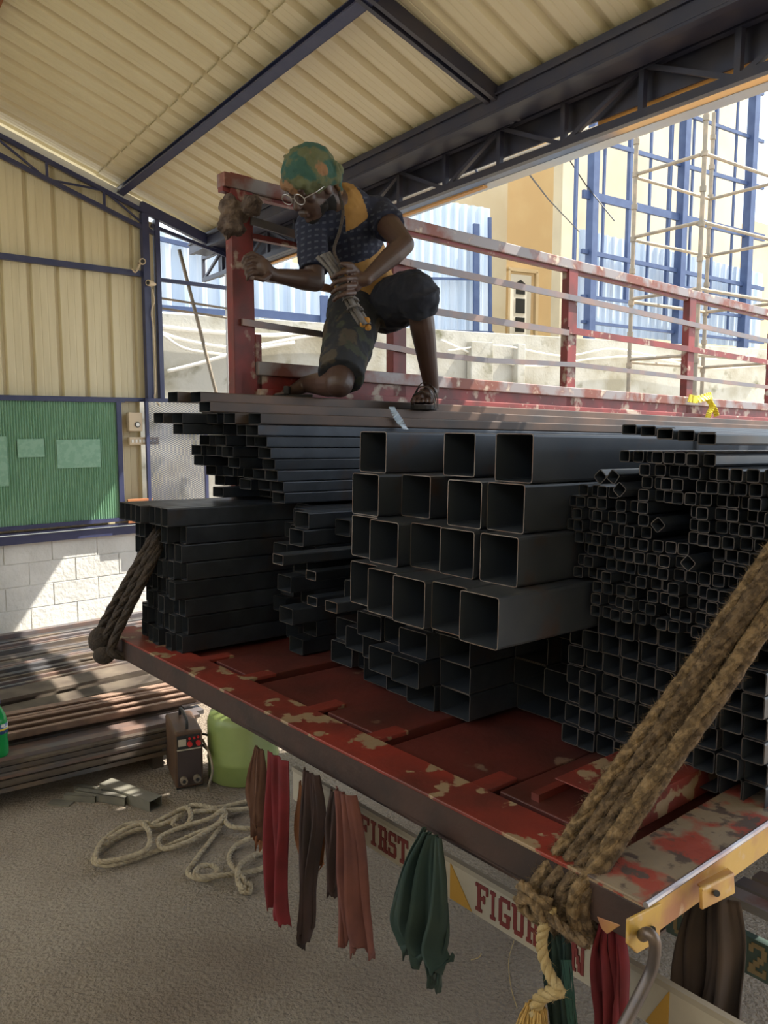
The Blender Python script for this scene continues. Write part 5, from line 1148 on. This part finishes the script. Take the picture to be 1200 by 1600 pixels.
# beard / hair at the jaw, neck shade painted along with it
# sandals
M['sandal'] = mat('olive_sandal', (.075, .058, .045), (.05, .04, .032), 20, rough=.8); M['sole'] = mat('dark_sole', (.02, .017, .016), rough=.8)
def outline(o, f, s_, sc=1):
    P = []
    for a, w in ((-.205, .015), (-.195, .030), (-.15, .036), (-.10, .034), (-.04, .044), (.02, .050), (.05, .044), (.066, .026), (.072, .008)): P.append((a, w))
    L = [o + f * a + s_ * w * sc for a, w in P]; Rr = [o + f * a - s_ * w * sc for a, w in reversed(P)]; return L + Rr
sol_ = MB(); ol = outline(FZ, ff, fs_); n = len(ol); sol_.poly([p for p in ol] + [p + ZV * .020 for p in ol], [tuple(range(n))[::-1], tuple(range(n, 2 * n))] + [(i, (i + 1) % n, (i + 1) % n + n, i + n) for i in range(n)])
sd2 = sol_.build('sandal', M['sole'], pr_, bevel=.003)
def strap(pts, w, par, m):
    mb = MB(); P = catmull(pts, 8)
    for a, b in zip(P, P[1:]):
        mb.boxa(a - ff * w / 2 + (a - b) * .05, ff * w, (b - a) * 1.1, ZV * .003 if abs((b - a).normalized().z) < .8 else fs_ * .003)
    return mb.build('strap', m, par)
for f0, hh, ww in ((.004, .050, .020), (-.040, .074, .020), (-.085, .092, .018)):
    strap([fpnt(f0, -.050, -.015), fpnt(f0 + .004, -.044, hh * .6), fpnt(f0 + .006, -.018, hh), fpnt(f0 + .004, .018, hh * .95), fpnt(f0, .044, hh * .5), fpnt(f0, .050, -.015)], ww, sd2, M['sandal'])
strap([fpnt(-.11, -.036, .03), fpnt(-.17, -.040, .07), fpnt(-.205, 0, .075), fpnt(-.17, .040, .07), fpnt(-.11, .036, .03)], .016, sd2, M['sandal'])
mb = MB(); bs = [rt + Vc((.10, .02, -.016)), rt + Vc((-.045, -.04, -.018))]; d_ = (bs[1] - bs[0]); x_ = d_.cross(ZV).normalized(); mb.boxa(bs[0] - x_ * .04, d_, x_ * .085, ZV * .012); mb.boxa(rt + Vc((-.0, -.065, -.005)), Vc((.022, .0, 0)), Vc((0, .09, 0)), ZV * .034)
mb.build('sandal', M['sole'], pr_, bevel=.004)
# bundle in his hand
bo = empty('strap_bundle', P_(540, 450, 2.93), 'bundle of folded grey straps with an orange frayed end held in the left hand', 'bundle')
M['gstrap'] = mat('grey_strap', (.16, .145, .14), (.09, .08, .08), 25, rough=.7); M['orangefray'] = mat('orange_fray', (.42, .20, .04), rough=.9)
for k, (o1, o2, t0) in enumerate(((-9, -7, 0), (-3, -2, .012), (4, 2, -.006), (9, 7, .008), (0, 0, -.012))):
    MB().tube(catmull([P_(505 + o1, 398 - o1 * .4, 2.93 + t0), P_(522 + o1 * .8, 422, 2.922 + t0), P_(538 + o1 * .8, 450, 2.925 + t0), P_(553 + o2, 480, 2.94 + t0), P_(570 + o2, 507, 2.955 + t0)], 7), [.0085] * 29, 8).build('strap', M['gstrap'], bo, smooth=True)
for y in (470, 484): MB().tube([P_(548 + (y - 470) * .5 + 15 * math.cos(a) * .8, y + 6 * math.sin(a), 2.935 + .03 * math.sin(a)) for a in [i * .63 for i in range(10)]], .004, 6, closed=True).build('binding', M['gstrap'], bo)
mb = MB(); rr = random.Random(4)
for k in range(7): mb.ball(P_(570 + rr.uniform(-6, 6), 506 + rr.uniform(-9, 9), 2.955 + rr.uniform(-.01, .01)), .012, nu=8, nv=6)
mb.build('frayed_end', M['orangefray'], bo, smooth=True)
#@@NEXT@@
